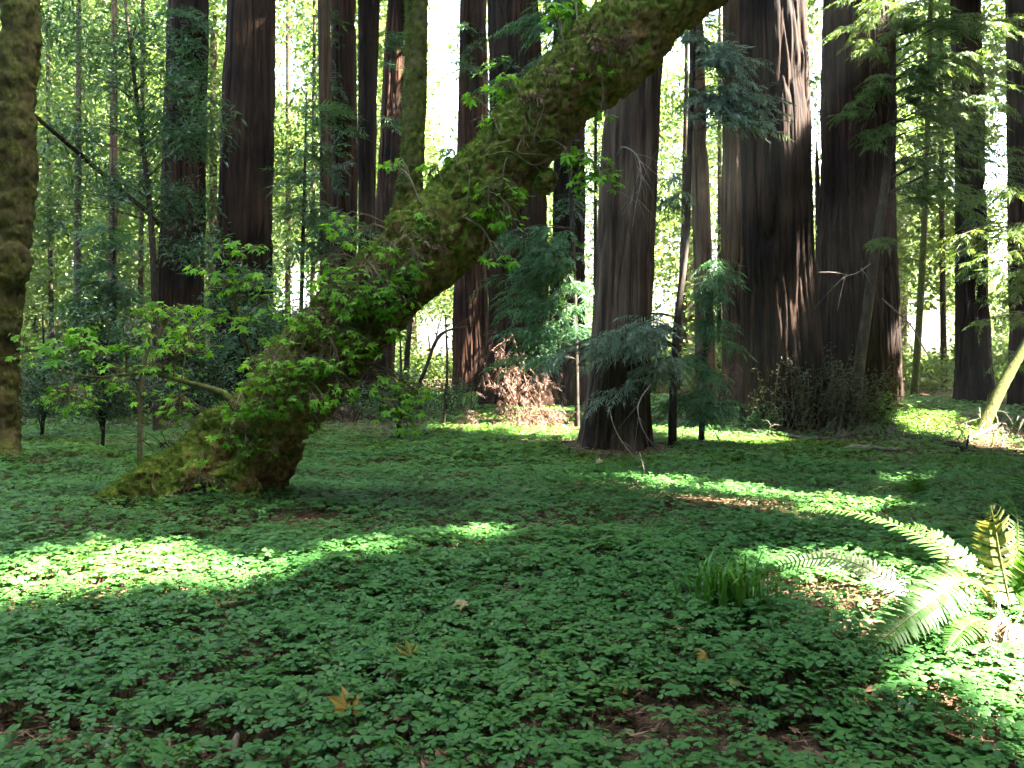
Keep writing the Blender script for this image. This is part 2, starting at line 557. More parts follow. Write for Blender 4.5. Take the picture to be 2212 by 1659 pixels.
def spray_template(seed, L=0.6, nb=9, bl=0.24, needles=5, nlen=0.044, nw=0.017):
    """Flat conifer spray along +X: side branchlets alternate, each with two rows of needles."""
    r = np.random.default_rng(seed)
    V, F = [], []

    def tri(a, b, c):
        o = len(V)
        V.extend([a, b, c])
        F.append((o, o + 1, o + 2))

    def branchlet(o, d, ln, cnt):
        d = d / np.linalg.norm(d)
        side = np.cross(d, (0, 0, 1.0))
        side /= np.linalg.norm(side)
        e = o + d * ln + np.array([0, 0, -0.18 * ln])
        tri(o - side * 0.003, o + side * 0.003, e)
        for i in range(cnt):
            f = (i + 0.6) / cnt
            b = o + (e - o) * f
            w = nlen * (1 - 0.55 * f) * r.uniform(0.8, 1.2)
            for sg in (-1, 1):
                t = b + side * sg * w + d * w * 0.7 + np.array([0, 0, r.normal() * 0.25 * w])
                tri(b - d * nw * .5, b + d * nw * .5, t)

    ax = np.array([1.0, 0, 0])
    for i in range(nb):
        f = (i + 0.5) / nb
        o = np.array([L * f, 0, -0.16 * L * f * f])
        for sg in (-1, 1):
            ang = math.radians(r.uniform(38, 60)) * sg
            ln = bl * (0.35 + 1.0 * math.sin(math.pi * min(1, f * 0.75 + 0.2))) * (1 - 0.45 * f) * r.uniform(0.75, 1.15)
            d = np.array([math.cos(ang), math.sin(ang), r.normal() * 0.12])
            branchlet(o + np.array([r.normal() * 0.01, 0, 0]), d, ln, max(3, int(needles * ln / bl)))
    branchlet(np.array([L, 0, -0.16 * L]), ax, bl * 0.5, needles)
    tri(np.array([0, -0.005, 0]), np.array([0, 0.005, 0]), np.array([L, 0, -0.16 * L]))
    return np.array(V), np.array(F)


def rhomb_spray(seed, L=0.6, nb=6, bl=0.24, w=0.035):
    r = np.random.default_rng(seed)
    V, F = [], []
    for i in range(nb):
        f = (i + 0.5) / nb
        o = np.array([L * f, 0, -0.16 * L * f * f])
        for sg in (-1, 1):
            ang = math.radians(r.uniform(35, 62)) * sg
            ln = bl * (1.15 - 0.7 * f) * r.uniform(0.7, 1.2)
            d = np.array([math.cos(ang), math.sin(ang), r.normal() * 0.15 - .1])
            s = np.array([-math.sin(ang), math.cos(ang), r.normal() * .2])
            k = len(V)
            V += [o, o + d * ln * .45 + s * w, o + d * ln, o + d * ln * .45 - s * w]
            F += [(k, k + 1, k + 2), (k, k + 2, k + 3)]
    k = len(V)
    V += [np.array([L * .8, 0, -.1 * L]), np.array([L, w, -.16 * L]), np.array([L * 1.25, 0, -.25 * L]), np.array([L, -w, -.16 * L])]
    F += [(k, k + 1, k + 2), (k, k + 2, k + 3)]
    return np.array(V, float), np.array(F)


def sprig_template(seed):
    r = np.random.default_rng(seed)
    V_, F_ = rhomb_spray(seed, .44, 9, .135, .0078)
    V_ = V_.copy()
    V_[:, 2] -= .5 * np.abs(V_[:, 1]) + .25 * V_[:, 0] ** 2 + .01 * r.normal(size=len(V_))
    return V_, F_


FINE = [sprig_template(80 + i) for i in range(6)]
MID = [rhomb_spray(20 + i, 0.6, 8, 0.22, 0.016) for i in range(4)]
COARSE = [rhomb_spray(40 + i, 1.3, 5, 0.7, 0.13) for i in range(3)]
LEAF = (np.array([(0, 0, 0), (.5, .28, .04), (1, 0, -.06), (.5, -.28, .04)], float), np.array([(0, 1, 2), (0, 2, 3)]))
NARROW = (np.array([(0, 0, 0), (.45, .12, .03), (1, 0, -.1), (.45, -.12, .03)], float), np.array([(0, 1, 2), (0, 2, 3)]))


def clump_template(seed, n, spread, size, narrow=False):
    """A few leaves on a twig as one template."""
    r = np.random.default_rng(seed)
    a = Acc()
    p = r.normal(size=(n, 3)) * np.array([spread, spread, spread * 0.45])
    stamp(a, NARROW if narrow else LEAF, p, r.uniform(0, 6.28, n), r.normal(-0.25, 0.4, n), r.normal(0, 0.45, n), size * r.uniform(.7, 1.3, n))
    return np.concatenate(a.V), np.concatenate(a.T)


CLUMP = [clump_template(60 + i, 16, 0.28, 0.17) for i in range(4)]
BAY = [clump_template(70 + i, 16, 0.13, 0.11, True) for i in range(4)]


def scatter(acc, variants, pos, yaw, pitch, roll, scale, m=0):
    n = len(pos)
    pick = rng.integers(0, len(variants), n)
    scale = np.broadcast_to(scale, (n,))
    for k, t in enumerate(variants):
        s = pick == k
        stamp(acc, t, pos[s], yaw[s], pitch[s], roll[s], scale[s], m)


def hlab(o, label):
    o["label"] = label
    return o


# sun shafts: where the photograph shows sun on the ground, on bark and on the fern
# (x, y on the ground plane along the sun's direction, half-widths) - crowns keep clear of these
SHAFTS = []


def shaft_ground(px, py, rx, ry):
    c = ground_at(px, py)
    a = ground_at(px, py - ry)
    b = ground_at(px, py + ry)
    SHAFTS.append((c[0] - c[2] * SUN[0] / SUN[2], c[1] - c[2] * SUN[1] / SUN[2], max(0.07, rx * c[1] / FPX), max(0.08, abs(a[1] - b[1]) / 2)))


def shaft_point(P, r):
    SHAFTS.append((P[0] - P[2] * SUN[0] / SUN[2], P[1] - P[2] * SUN[1] / SUN[2], r, r))


for q in [(120, 1248, 110, 16), (230, 1222, 60, 10), (30, 1300, 60, 14), (440, 1280, 110, 8), (520, 1268, 40, 6), (770, 1216, 30, 9), (60, 1225, 50, 8), (330, 1290, 50, 6),
          (1390, 1056, 50, 5), (1470, 1066, 50, 5), (1570, 1084, 70, 6), (1660, 1098, 70, 6), (1760, 1106, 70, 6), (1860, 1118, 60, 6), (1950, 1050, 60, 5), (2060, 1480, 30, 8), (1295, 1042, 24, 4), (1000, 1180, 14, 4),
          (1060, 925, 110, 22), (1170, 900, 60, 25), (1190, 945, 60, 12), (1990, 915, 60, 12), (2090, 945, 90, 22), (2180, 965, 70, 20),
          (2150, 1500, 110, 45), (2070, 1560, 80, 36), (2190, 1620, 80, 40), (1620, 955, 90, 10), (1450, 945, 25, 12)]:
    shaft_ground(*q)
for px, py, Y, r in [(1036, 690, 23.4, .22), (1030, 640, 23.4, .2), (1050, 740, 23.4, .2), (872, 130, 23.6, .35), (868, 220, 23.6, .3), (770, 420, 19.4, .3), (780, 520, 19.4, .25),
                     (1925, 700, 15.9, .35), (1928, 820, 15.9, .3), (1900, 760, 15.4, .12), (1130, 830, 13.6, .35), (1170, 840, 13.6, .3), (1100, 880, 13.4, .3),
                     (2060, 1275, 3.15, .04), (2150, 1180, 3.4, .2), (2180, 1390, 3.4, .25), (1800, 1105, 4.2, .15), (1990, 1150, 4.0, .15), (2060, 1200, 3.9, .12), (2130, 90, 13.4, .5), (2100, 240, 13.4, .4), (2120, 600, 15.7, .4)]:
    shaft_point(at(px, py, Y), r)
SHAFTS = np.array(SHAFTS)


def in_shaft(P, pad):
    gx = P[:, 0] - P[:, 2] * SUN[0] / SUN[2]
    gy = P[:, 1] - P[:, 2] * SUN[1] / SUN[2]
    hit = np.zeros(len(P), bool)
    for x, y, rx, ry in SHAFTS:
        hit |= ((gx - x) / (rx + pad)) ** 2 + ((gy - y) / (ry + pad)) ** 2 < 1
    return hit


# ------------------------------------------------------------------ ground
def build_ground():
    ys = np.r_[np.linspace(-12, 1, 14), np.linspace(1.2, 20, 160), np.linspace(20.5, 50, 60), np.linspace(52, 120, 35), [150, 200, 300, 500, 900]]
    xs = np.r_[[-900, -400, -200, -120], np.linspace(-80, -21, 30), np.linspace(-20, 20, 240), np.linspace(21, 80, 30), [120, 200, 400, 900]]
    X, Y = np.meshgrid(xs, ys)
    Z = gz(X, Y)
    V = np.stack([X.ravel(), Y.ravel(), Z.ravel()], 1)
    nx, ny = len(xs), len(ys)
    i, j = np.meshgrid(np.arange(ny - 1), np.arange(nx - 1), indexing='ij')
    Q = np.stack([i * nx + j, i * nx + j + 1, (i + 1) * nx + j + 1, (i + 1) * nx + j], -1).reshape(-1, 4)
    a = Acc()
    a.add(V, Q=Q)
    tag(a.build("forest_ground", M['ground'], smooth=True), kind='structure')


build_ground()

# ------------------------------------------------------------------ trunks
def furrowed_trunk(cl, r_base, z0, z_dense, z_top, r_top, seed, flare=0.3, depth=1.0, sides=200, dz=0.045, lobes=4, wid=1.0):
    """Redwood bole: deep vertical bark ridges. cl(z) gives the centre line, wid widens the furrows."""
    zs = np.r_[np.arange(z0 - 0.25, z_dense, dz), np.linspace(z_dense, z_top, 14)[1:]]
    th = np.linspace(0, 2 * np.pi, sides, endpoint=False)
    cx, cy = cl(zs)
    h = zs - z0
    R = np.interp(h, [0, z_top - z0], [r_base, r_top])
    fl = flare * np.exp(-np.maximum(h, 0) / (0.5 + r_base * 0.6))
    lob = 0.5 + 0.5 * np.cos(lobes * th + seed)
    rr = R[:, None] * (1 + fl[:, None] * (0.45 + 0.9 * lob[None, :]))
    A, H = np.meshgrid(th, h)
    tw = A + 0.012 * H
    px = np.cos(tw) * R[:, None]
    py = np.sin(tw) * R[:, None]
    P = np.stack([px.ravel(), py.ravel(), H.ravel()], 1)
    f = 4.2 / wid
    n1 = noise(P * np.array([f, f, 0.32]) + seed * 3.1, seed)
    n2 = noise(P * np.array([f * 2.3, f * 2.3, 0.6]) + seed, seed + 1)
    n3 = fbm(P * np.array([f * 6, f * 6, 2.2]), seed + 2, 2)
    big = fbm(P * np.array([1.2, 1.2, 0.5]), seed + 4, 2)
    d = -0.055 * np.exp(-(n1 / 0.10) ** 2) - 0.028 * np.exp(-(n2 / 0.12) ** 2) + 0.016 * n3 + 0.05 * big
    d = 1.6 * d.reshape(A.shape) * depth * np.clip(R / 0.6, 0.35, 1.2)[:, None]
    rr = rr + d
    X = cx[:, None] + rr * np.cos(A)
    Y = cy[:, None] + rr * np.sin(A)
    Z = np.broadcast_to(zs[:, None], X.shape)
    V = np.stack([X.ravel(), Y.ravel(), Z.ravel()], 1)
    n = len(zs)
    i, j = np.meshgrid(np.arange(n - 1), np.arange(sides), indexing='ij')
    j2 = (j + 1) % sides
    Q = np.stack([i * sides + j, i * sides + j2, (i + 1) * sides + j2, (i + 1) * sides + j], -1).reshape(-1, 4)
    return V, Q


def crown_points(cx, cy, z0, z1, R, n):
    z = z0 + (z1 - z0) * rng.random(n) ** 0.8
    f = (z - z0) / (z1 - z0)
    rad = R * (1.0 - 0.75 * f) * np.clip(f * 6 + 0.55, 0, 1)
    a = rng.uniform(0, 2 * np.pi, n)
    q = rad * np.sqrt(rng.uniform(0.03, 1, n))
    P = np.stack([cx + q * np.cos(a), cy + q * np.sin(a), z - 0.12 * q], 1)
    return P, a


CAN_SCALE = 1.0


def high_crown(root, cx, cy, z0, z1, R, n, mat='canopy', name='crown'):
    acc = Acc()
    P, a = crown_points(cx, cy, z0, z1, R, n)
    px, py = proj(P)
    # keep the crown above what the photograph shows, and out of the sun's shafts
    vis = (P[:, 1] > 0.5) & (py > -90) & (px > -250) & (px < 2460)
    yaw = a + rng.normal(0, .5, n)
    keep = ~vis
    for f in (0, .4, .8, 1.2, 1.6):
        keep &= ~in_shaft(P + f * np.stack([np.cos(yaw), np.sin(yaw), 0 * yaw - .15], 1), 0.08 + .2 * math.sin(math.pi * min(1, f / 1.6)))
    keep |= ~vis & (rng.random(n) < .004)
    P, a, yaw = P[keep], a[keep], yaw[keep]
    k = len(P)
    scatter(acc, COARSE, P, yaw, rng.normal(-.15, .25, k), rng.normal(0, .3, k), rng.uniform(.7, 1.2, k) * CAN_SCALE)
    # limbs
    for i in range(0, k, 14):
        b = P[i]
        if in_shaft(np.array([b, b * .6 + .4 * np.array([cx, cy, b[2] + .2])]), .1).any():
            continue
        t0 = np.array([cx, cy, b[2] + 0.25 * math.hypot(b[0] - cx, b[1] - cy)])
        V, T, Q = tube([t0, (t0 + b) / 2 + np.array([0, 0, .1]), b], [0.06, 0.04, 0.015], 4, False)
        acc.add(V, T, Q, 1)
    return acc.build(name, [M[mat], M['dark_bark']], root)


def redwood(name, Y, base, pyb, top, label, mat='redwood', crown=True, seed=1, height=34, flare=0.3, lobes=4, sides=200, depth=1.0, cat='redwood', wid=1.0, group=None, crownR=4.6, crown_n=620, py_foot=None):
    """Trunk from its edges in the photograph: base=(left,right) at row pyb, top=(left,right) at row 0."""
    b = [at(v, pyb, Y) for v in base]
    t = [at(v, 0, Y) for v in top]
    cb, ct = (b[0] + b[1]) / 2, (t[0] + t[1]) / 2
    rb, rt = (b[1][0] - b[0][0]) / 2, (t[1][0] - t[0][0]) / 2
    slope = (ct[0] - cb[0]) / (ct[2] - cb[2])
    rs = (rt - rb) / (ct[2] - cb[2])
    z0 = g0(cb[0], Y)
    x0 = cb[0] + slope * (z0 - cb[2])
    r0 = max(rb + rs * (z0 - cb[2]), rb)
    cl = lambda z: (x0 + slope * (z - z0) + 0.02 * np.sin(z * 0.5 + seed), Y + 0.02 * np.cos(z * 0.4 + seed) + 0 * z)
    zt = z0 + height
    # taper to row 0, then keep tapering
    r_end = max(0.12, r0 + rs * height * 0.75)
    root = thing(name, (x0, Y, z0), label, cat, group)
    V, Q = furrowed_trunk(cl, r0, z0, ct[2] + 1.0, zt, r_end, seed, flare, depth, sides, 0.045 if Y < 18 else 0.07, lobes, wid)
    a = Acc()
    a.add(V, Q=Q)
    a.build("trunk", M[mat], root, smooth=True)
    if crown:
        xc, yc = cl(np.array([zt - 8.0]))
        high_crown(root, xc[0], yc[0], max(10.5, ct[2] + 2.0), zt + 2, crownR, int(crown_n * ((.75 if Y > 18 else .2) if x0 < 2 else .6)))
    root['_x0'] = x0
    return root


R_A = redwood("redwood_tree", 19, (346, 440), 620, (365, 445), "dark redwood trunk behind laurel leaves, the first large bole right of the mossy left maple", seed=3)
R_B = redwood("redwood_tree", 17, (470, 583), 560, (491, 585), "straight broad brown redwood with bare bark, left of the bright gap and the twin trunks", seed=4)
R_C1 = redwood("redwood_tree", 18.5, (689, 714), 560, (688, 713), "slender pale grey conifer bole pressed against the left of the reddish redwood pair", mat='redwood_grey', seed=5, height=24, flare=.15, sides=90, crownR=2.6, crown_n=200, depth=.6, cat='conifer')
R_C2 = redwood("redwood_tree", 20.5, (714, 770), 560, (714, 772), "reddish redwood of the close pair, between the pale grey bole and its darker partner", mat='redwood_red', seed=6, sides=140)
R_C3 = redwood("redwood_tree", 21, (776, 808), 560, (776, 820), "darker right-hand partner of the close redwood pair, beside the white sky gap", mat='redwood', seed=7, sides=120)
R_D = redwood("redwood_tree", 24, (819, 866), 365, (842, 878), "narrow redwood with sun-streaked bark just behind the upright mossy maple stem", mat='redwood_red', seed=8, sides=140)
R_E = redwood("redwood_tree", 24, (981, 1056), 720, (1000, 1045), "dark redwood against white sky with a red sunlit streak down its flared foot", mat='redwood_red', seed=9, flare=.2, sides=170)
R_F = redwood("redwood_tree", 20, (1055, 1186), 690, (1067, 1147), "wide dark redwood behind the leaning maple, hung with blue-green sapling sprays", seed=10)
R_G = redwood("redwood_tree", 20.5, (1192, 1262), 600, (1200, 1256), "dark redwood close behind the grey-barked one, half hidden by the leaning maple", seed=11, sides=150)
R_H = redwood("redwood_tree", 10.8, (1279, 1399), 780, (1335, 1412), "grey-brown shaggy redwood in front, standing under the leaning maple's crook", mat='redwood_shaggy', seed=12, flare=.28, lobes=5, sides=240)
R_I = redwood("redwood_tree", 22, (1500, 1538), 640, (1488, 1518), "slim grey redwood between the shaggy one and the dark pair on the right", mat='redwood_grey', seed=13, sides=110)
R_J = redwood("redwood_tree", 19, (1560, 1620), 620, (1563, 1617), "greyish straight redwood tucked against the left edge of the largest trunk", mat='redwood_grey', seed=14, sides=150)
R_K = redwood("redwood_tree", 14.7, (1610, 1762), 700, (1620, 1722), "largest dark brown redwood, with leafy sprouts around the right of its foot", seed=15, flare=.08, sides=260)
R_L = redwood("redwood_tree", 16.0, (1776, 1925), 620, (1804, 1903), "massive redwood with a thin dead stem leaning on its sunlit right flank", seed=16, flare=.10, sides=260)
R_N = redwood("redwood_tree", 22, (2070, 2136), 730, (2060, 2110), "reddish redwood in the sunny right part, behind the leaning mossy log", seed=17, sides=130, mat='redwood')
R_O = redwood("redwood_tree", 20.5, (2182, 2232), 700, (2176, 2220), "shaded redwood cut by the right edge of the picture", seed=18, sides=120)

# unseen redwoods, added so that their crowns shade the glade
off = [(9, 2), (12, 6), (14, 10.5), (17, 4), (19, 14), (22, 9), (22, 18.5), (26, 13), (27, 23), (31, 18), (16, -2), (10, -5), (4, -6), (-3, -7), (-13, 8), (21, 0), (26, 5), (31, 10), (33, 25), (24, 28), (12, -9), (7.5, -1.5),
       (12.5, 17.0), (15.5, 20.5), (8.0, 20.5)]
ROUND = []
for i, (x, y) in enumerate(off):
    z0 = g0(x, y)
    outside = abs(x) > 0.66 * y + 0.8 or y < 0
    if not outside:
        continue
    zz = np.arange(1.0, 32, .5)
    for _ in range(60):          # stand clear of the sun's shafts
        if not in_shaft(np.stack([x + 0 * zz, y + 0 * zz, zz], 1), .5).any():
            break
        x, y = off[i][0] + rng.normal() * 1.6, off[i][1] + rng.normal() * 1.6
        if abs(x) < .66 * y + .8:
            x = .66 * y + 1.2
    z0 = g0(x, y)
    root = thing("redwood_tree", (x, y, z0), "unseen tall redwood added round the glade to cast shade", 'redwood', "added shade redwoods around the glade")
    cl = lambda z, x=x, y=y: (x + 0 * z, y + 0 * z)
    V, Q = furrowed_trunk(cl, 0.55, z0, z0 + 0.5, z0 + 32, 0.12, i, .3, 1, 40, 0.25)
    a = Acc()
    a.add(V, Q=Q)
    a.build("trunk", M['redwood'], root, smooth=True)
    high_crown(root, x, y, 9 + rng.uniform(-1, 2), 34, 5.2, 600 if x > 3 else 30)
    ROUND.append((x, y, root))

# unseen finer twigs, added to shade ground and boles between the shafts
n = 42000
G = np.stack([rng.uniform(-7, 10, n), rng.uniform(1.5, 19, n), np.zeros(n)], 1)
G[:, 2] = np.where(G[:, 1] > 12, rng.uniform(0, 8, n), 0)
G[:14000] = np.stack([rng.uniform(3.9, 7.6, 14000), rng.uniform(13.8, 16.2, 14000), rng.uniform(.4, 9, 14000)], 1)
P = G + rng.uniform(10, 26, n)[:, None] / SUN[2] * SUN
yaw = rng.uniform(0, 6.28, n)
keep = np.ones(n, bool)
for f in (0, .25, .5):
    keep &= ~in_shaft(P + f * np.stack([np.cos(yaw), np.sin(yaw), 0 * yaw - .1], 1), .15)
P, yaw = P[keep], yaw[keep]
D = np.stack([np.hypot(P[:, 0] - x, P[:, 1] - y) for x, y, _r in ROUND], 1)
near = D.argmin(1)
ok = D.min(1) < 5.6
for i, (x, y, root) in enumerate(ROUND):
    q = ok & (near == i)
    if q.sum() < 5:
        continue
    acc = Acc()
    k = int(q.sum())
    scatter(acc, COARSE, P[q], yaw[q], rng.normal(-.1, .25, k), rng.normal(0, .3, k), rng.uniform(.28, .42, k))
    acc.build("crown", M['canopy'], root)  # filler twigs placed along sun rays, only to cast shade

# ------------------------------------------------------------------ leaning maple
def remeshed(parts, voxel):
    """Fuse tubes and lumps into one skin."""
    a = Acc()
    for V, T, Q in parts:
        a.add(V, T, Q)
    o = a.build("fused_form", [M['maple']])
    md = o.modifiers.new("fuse", 'REMESH')
    md.mode = 'VOXEL'
    md.voxel_size = voxel
    md.use_smooth_shade = True
    sm = o.modifiers.new("soft", 'SMOOTH')
    sm.factor = 0.6
    sm.iterations = 5
    dg = bpy.context.evaluated_depsgraph_get()
    me = bpy.data.meshes.new_from_object(o.evaluated_get(dg))
    n = len(me.vertices)
    V = np.zeros(n * 3, np.float32)
    me.vertices.foreach_get("co", V)
    N = np.zeros(n * 3, np.float32)
    me.vertices.foreach_get("normal", N)
    F = np.zeros(len(me.polygons) * 4, np.int32)
    me.loops.foreach_get("vertex_index", F)
    old = o.data
    bpy.data.objects.remove(o)
    bpy.data.meshes.remove(old)
    bpy.data.meshes.remove(me)
    return V.reshape(-1, 3).astype(float), N.reshape(-1, 3).astype(float), F.reshape(-1, 4)


def ball(c, r, n=16):
    c = np.asarray(c, float)
    r = np.broadcast_to(np.asarray(r, float), (3,))
    z = np.linspace(-1, 1, n)
    P = np.stack([0 * z, 0 * z, z], 1)
    V, T, Q = tube(P, np.sqrt(np.maximum(1 - z * z, 1e-4)), n)
    return V * r + c, T, Q


def pix_tube(pts, n=60, sides=28):
    """pts: (px, py, depth, width in pixels)."""
    P = [at(p[0], p[1], p[2]) for p in pts]
    R = [p[3] * 0.5 * p[2] / FPX for p in pts]
    return smooth_path(P, R, n)


YT = 6.4
main_pts = [(470, 1075, 6.35, 150), (500, 1000, 6.4, 172), (548, 935, 6.45, 176), (602, 880, 6.5, 186), (650, 825, 6.5, 190), (705, 755, 6.5, 188), (765, 695, 6.5, 180), (830, 625, 6.5, 176), (900, 560, 6.45, 178),
            (968, 492, 6.4, 186), (1030, 422, 6.35, 176), (1095, 340, 6.3, 164), (1160, 262, 6.25, 158), (1230, 190, 6.2, 166), (1295, 130, 6.15, 184), (1352, 78, 6.1, 172), (1420, 28, 6.0, 146), (1490, -25, 5.95, 138), (1580, -95, 5.9, 130), (1680, -190, 5.8, 120), (1760, -330, 5.7, 110), (1820, -520, 5.6, 95), (1850, -760, 5.5, 80)]
mp, mrad = pix_tube(main_pts, 130)
stem_pts = [(862, 500, 6.5, 74), (882, 440, 6.5, 62), (889, 360, 6.5, 54), (895, 250, 6.5, 50), (899, 120, 6.5, 50), (900, 0, 6.5, 49), (902, -180, 6.5, 46), (905, -420, 6.5, 40), (912, -760, 6.5, 30)]
sp, srad = pix_tube(stem_pts, 70)
parts = [tube(mp, mrad, 32), tube(sp, srad, 24)]


def root_tube(pts, n=26):
    p, r = pix_tube(pts, n)
    return tube(p, r, 20)


parts += [root_tube([(520, 960, 6.35, 110), (522, 1020, 6.28, 92), (524, 1075, 6.22, 100), (526, 1135, 6.15, 130)]),          # right foot
          root_tube([(470, 925, 6.4, 90), (420, 985, 6.38, 84), (350, 1035, 6.35, 96), (285, 1065, 6.33, 90), (232, 1092, 6.3, 60), (190, 1125, 6.3, 40)]),   # left buttress
          root_tube([(440, 965, 6.4, 100), (410, 1040, 6.28, 120), (398, 1100, 6.18, 120), (395, 1150, 6.1, 130)]),              # middle foot
          root_tube([(600, 950, 6.6, 130), (585, 1030, 6.62, 80), (568, 1085, 6.6, 70), (560, 1140, 6.6, 80)]),                # rear right leg
          ball(at(445, 1045, 6.4), (.42, .26, .27)), ball(at(360, 1075, 6.38), (.3, .22, .17)), ball(at(520, 1030, 6.45), (.2, .22, .34)),
         root_tube([(330, 1050, 6.3, 70), (320, 1095, 6.2, 60), (312, 1130, 6.1, 60)])]
for px, py, Y, r in [(880, 500, 6.3, .16), (960, 430, 6.3, .12), (1010, 520, 6.25, .14), (1330, 150, 6.05, .22), (1290, 205, 6.05, .13), (1060, 420, 6.1, .13), (1190, 300, 6.1, .10), (1120, 240, 6.2, .10), (1230, 95, 6.2, .10),
                     (760, 640, 6.4, .14), (820, 690, 6.35, .15), (690, 820, 6.3, .15), (640, 760, 6.4, .12), (560, 900, 6.25, .16), (1385, 130, 6.0, .14), (900, 610, 6.2, .12), (1180, 390, 6.15, .09), (470, 905, 6.3, .12), (1345, 190, 6.0, .07), (425, 1030, 6.1, .14)]:
    parts.append(ball(at(px, py, Y), r))
V, N, F = remeshed(parts, 0.015)
ks = np.argmin(np.linalg.norm(V[:, None, :] - sp[None, 10:, :], axis=2), axis=1) + 10
stemness = np.clip(2.2 - np.linalg.norm(V - sp[ks], axis=1) / srad[ks], 0, 1) * np.clip((V[:, 2] - at(890, 450, 6.5)[2]) / .25, 0, 1)
d = (0.032 * fbm(V * 3.0, 31, 2) + 0.022 * fbm(V * 8.0, 32, 2)) * (1 - .78 * stemness)
crack = noise(V * np.array([13, 13, 11.0]), 35)
crack2 = noise(V * np.array([27, 27, 24.0]), 38)
d += -0.02 * np.exp(-(crack / 0.14) ** 2) - 0.012 * np.exp(-(crack2 / 0.16) ** 2) + 0.02 * fbm(V * 26, 36, 2)
d = d * (1 - .6 * stemness)
# hollows at the foot
for px, py, Y, r, dep in [(500, 958, 6.15, .075, .2), (485, 990, 6.12, .06, .13), (572, 1060, 6.35, .07, .16), (318, 1090, 6.15, .05, .1), (462, 1065, 6.08, .06, .07)]:
    c = at(px, py, Y)
    q = np.linalg.norm((V - c) * np.array([1, .8, .75]), axis=1)
    d -= dep * np.exp(-(q / r) ** 2)
V = V + N * d[:, None]
base_c = ground_at(450, 1100)
MAPLE = thing("maple_tree", (base_c[0], base_c[1], base_c[2]), "thick mossy maple leaning right across the view from a hollow flared foot", 'tree')
fc = V[F].mean(1)
k = np.argmin(np.linalg.norm(fc[:, None, :] - sp[None, 6:, :], axis=2), axis=1) + 6
on_stem = (np.linalg.norm(fc - sp[k], axis=1) < srad[k] * 1.5) & (fc[:, 2] > at(890, 415, 6.5)[2])
for nm, msk, mt in (("trunk", ~on_stem, 'maple'), ("upright_stem", on_stem, 'maple_green')):
    ids, inv = np.unique(F[msk], return_inverse=True)
    a = Acc()
    a.add(V[ids], Q=inv.reshape(-1, 4))
    o = a.build(nm, M[mt], MAPLE, smooth=True)
    if nm == "upright_stem":
        o["label"] = "straight green mossy stem rising from the leaning trunk"
TRUNK_V, TRUNK_N = V, N
TPX, TPY = proj(V)


def on_trunk(px, py):
    """Nearest point of the maple's skin on the near side at this place."""
    q = (TPX - px) ** 2 + (TPY - py) ** 2
    near = np.where(q < max(100.0, q.min() + 60))[0]
    return V[near[np.argmin(V[near, 1])]]


# moss tufts on the upper side
Nf = np.cross(V[F[:, 1]] - V[F[:, 0]], V[F[:, 2]] - V[F[:, 0]])
Nf /= np.linalg.norm(Nf, axis=1)[:, None] + 1e-9
score = Nf @ np.array([-0.62, -0.1, 0.78]) * 0.55 + 0.9 * fbm(fc * 3.0, 77, 3)
cand = np.where((score > 0.1) & (fc[:, 2] < 6.5))[0]
pick = rng.choice(cand, 60000)
BLADE = (np.array([(0, -.09, 0), (0, .09, 0), (1, 0, 0.0)], float), np.array([(0, 1, 2)]))
nrm = Nf[pick] + rng.normal(0, .55, (len(pick), 3))
nrm /= np.linalg.norm(nrm, axis=1)[:, None]
a = Acc()
stamp(a, BLADE, fc[pick] - Nf[pick] * 0.004 + rng.normal(0, .006, (len(pick), 3)), np.arctan2(nrm[:, 1], nrm[:, 0]), np.arcsin(nrm[:, 2]), rng.uniform(0, 6, len(pick)), rng.uniform(.012, .036, len(pick)))
o = a.build("moss", M['moss_tuft'], MAPLE)
o["kind"] = 'stuff'


def leaf_cluster(acc, root, centre, rad, n, size, arch=0.12, lift=0.0):
    """A shoot: stem from root to the cluster, side twigs, maple leaves held about level."""
    root, centre, rad = np.asarray(root), np.asarray(centre), np.asarray(rad)
    mid = (root + centre) / 2 + np.array([0, 0, arch])
    P, R = smooth_path([root, mid, centre], [0.008, 0.006, 0.004], 12)
    acc.add(*tube(P, R, 5), m=0)
    u = rng.normal(size=(n, 3))
    u /= np.linalg.norm(u, axis=1)[:, None]
    L = centre + u * rad * rng.uniform(.25, 1, (n, 1)) ** .6
    for i in range(n):
        f = rng.integers(5, 12)
        b = P[f]
        m_ = (b + L[i]) / 2 + np.array([0, 0, 0.03])
        q, r = smooth_path([b, m_, L[i]], [.0035, .0028, .002], 6)
        acc.add(*tube(q, r, 3, False), m=0)
    dirs = L - P[8]
    yaw = np.where(rng.random(n) < .55, -1.57 + rng.normal(0, .9, n), np.arctan2(dirs[:, 1], dirs[:, 0]) + rng.normal(0, .7, n))
    sz = size * rng.uniform(.6, 1.2, n)
    scatter(acc, MAPLES, L, yaw, rng.normal(-.34, .28, n), rng.normal(0, .38, n), sz, 1)


def px_r(Y, rx, ry, rd=None):
    return np.array([rx * Y / FPX, (rd if rd is not None else rx) * Y / FPX, ry * Y / FPX])


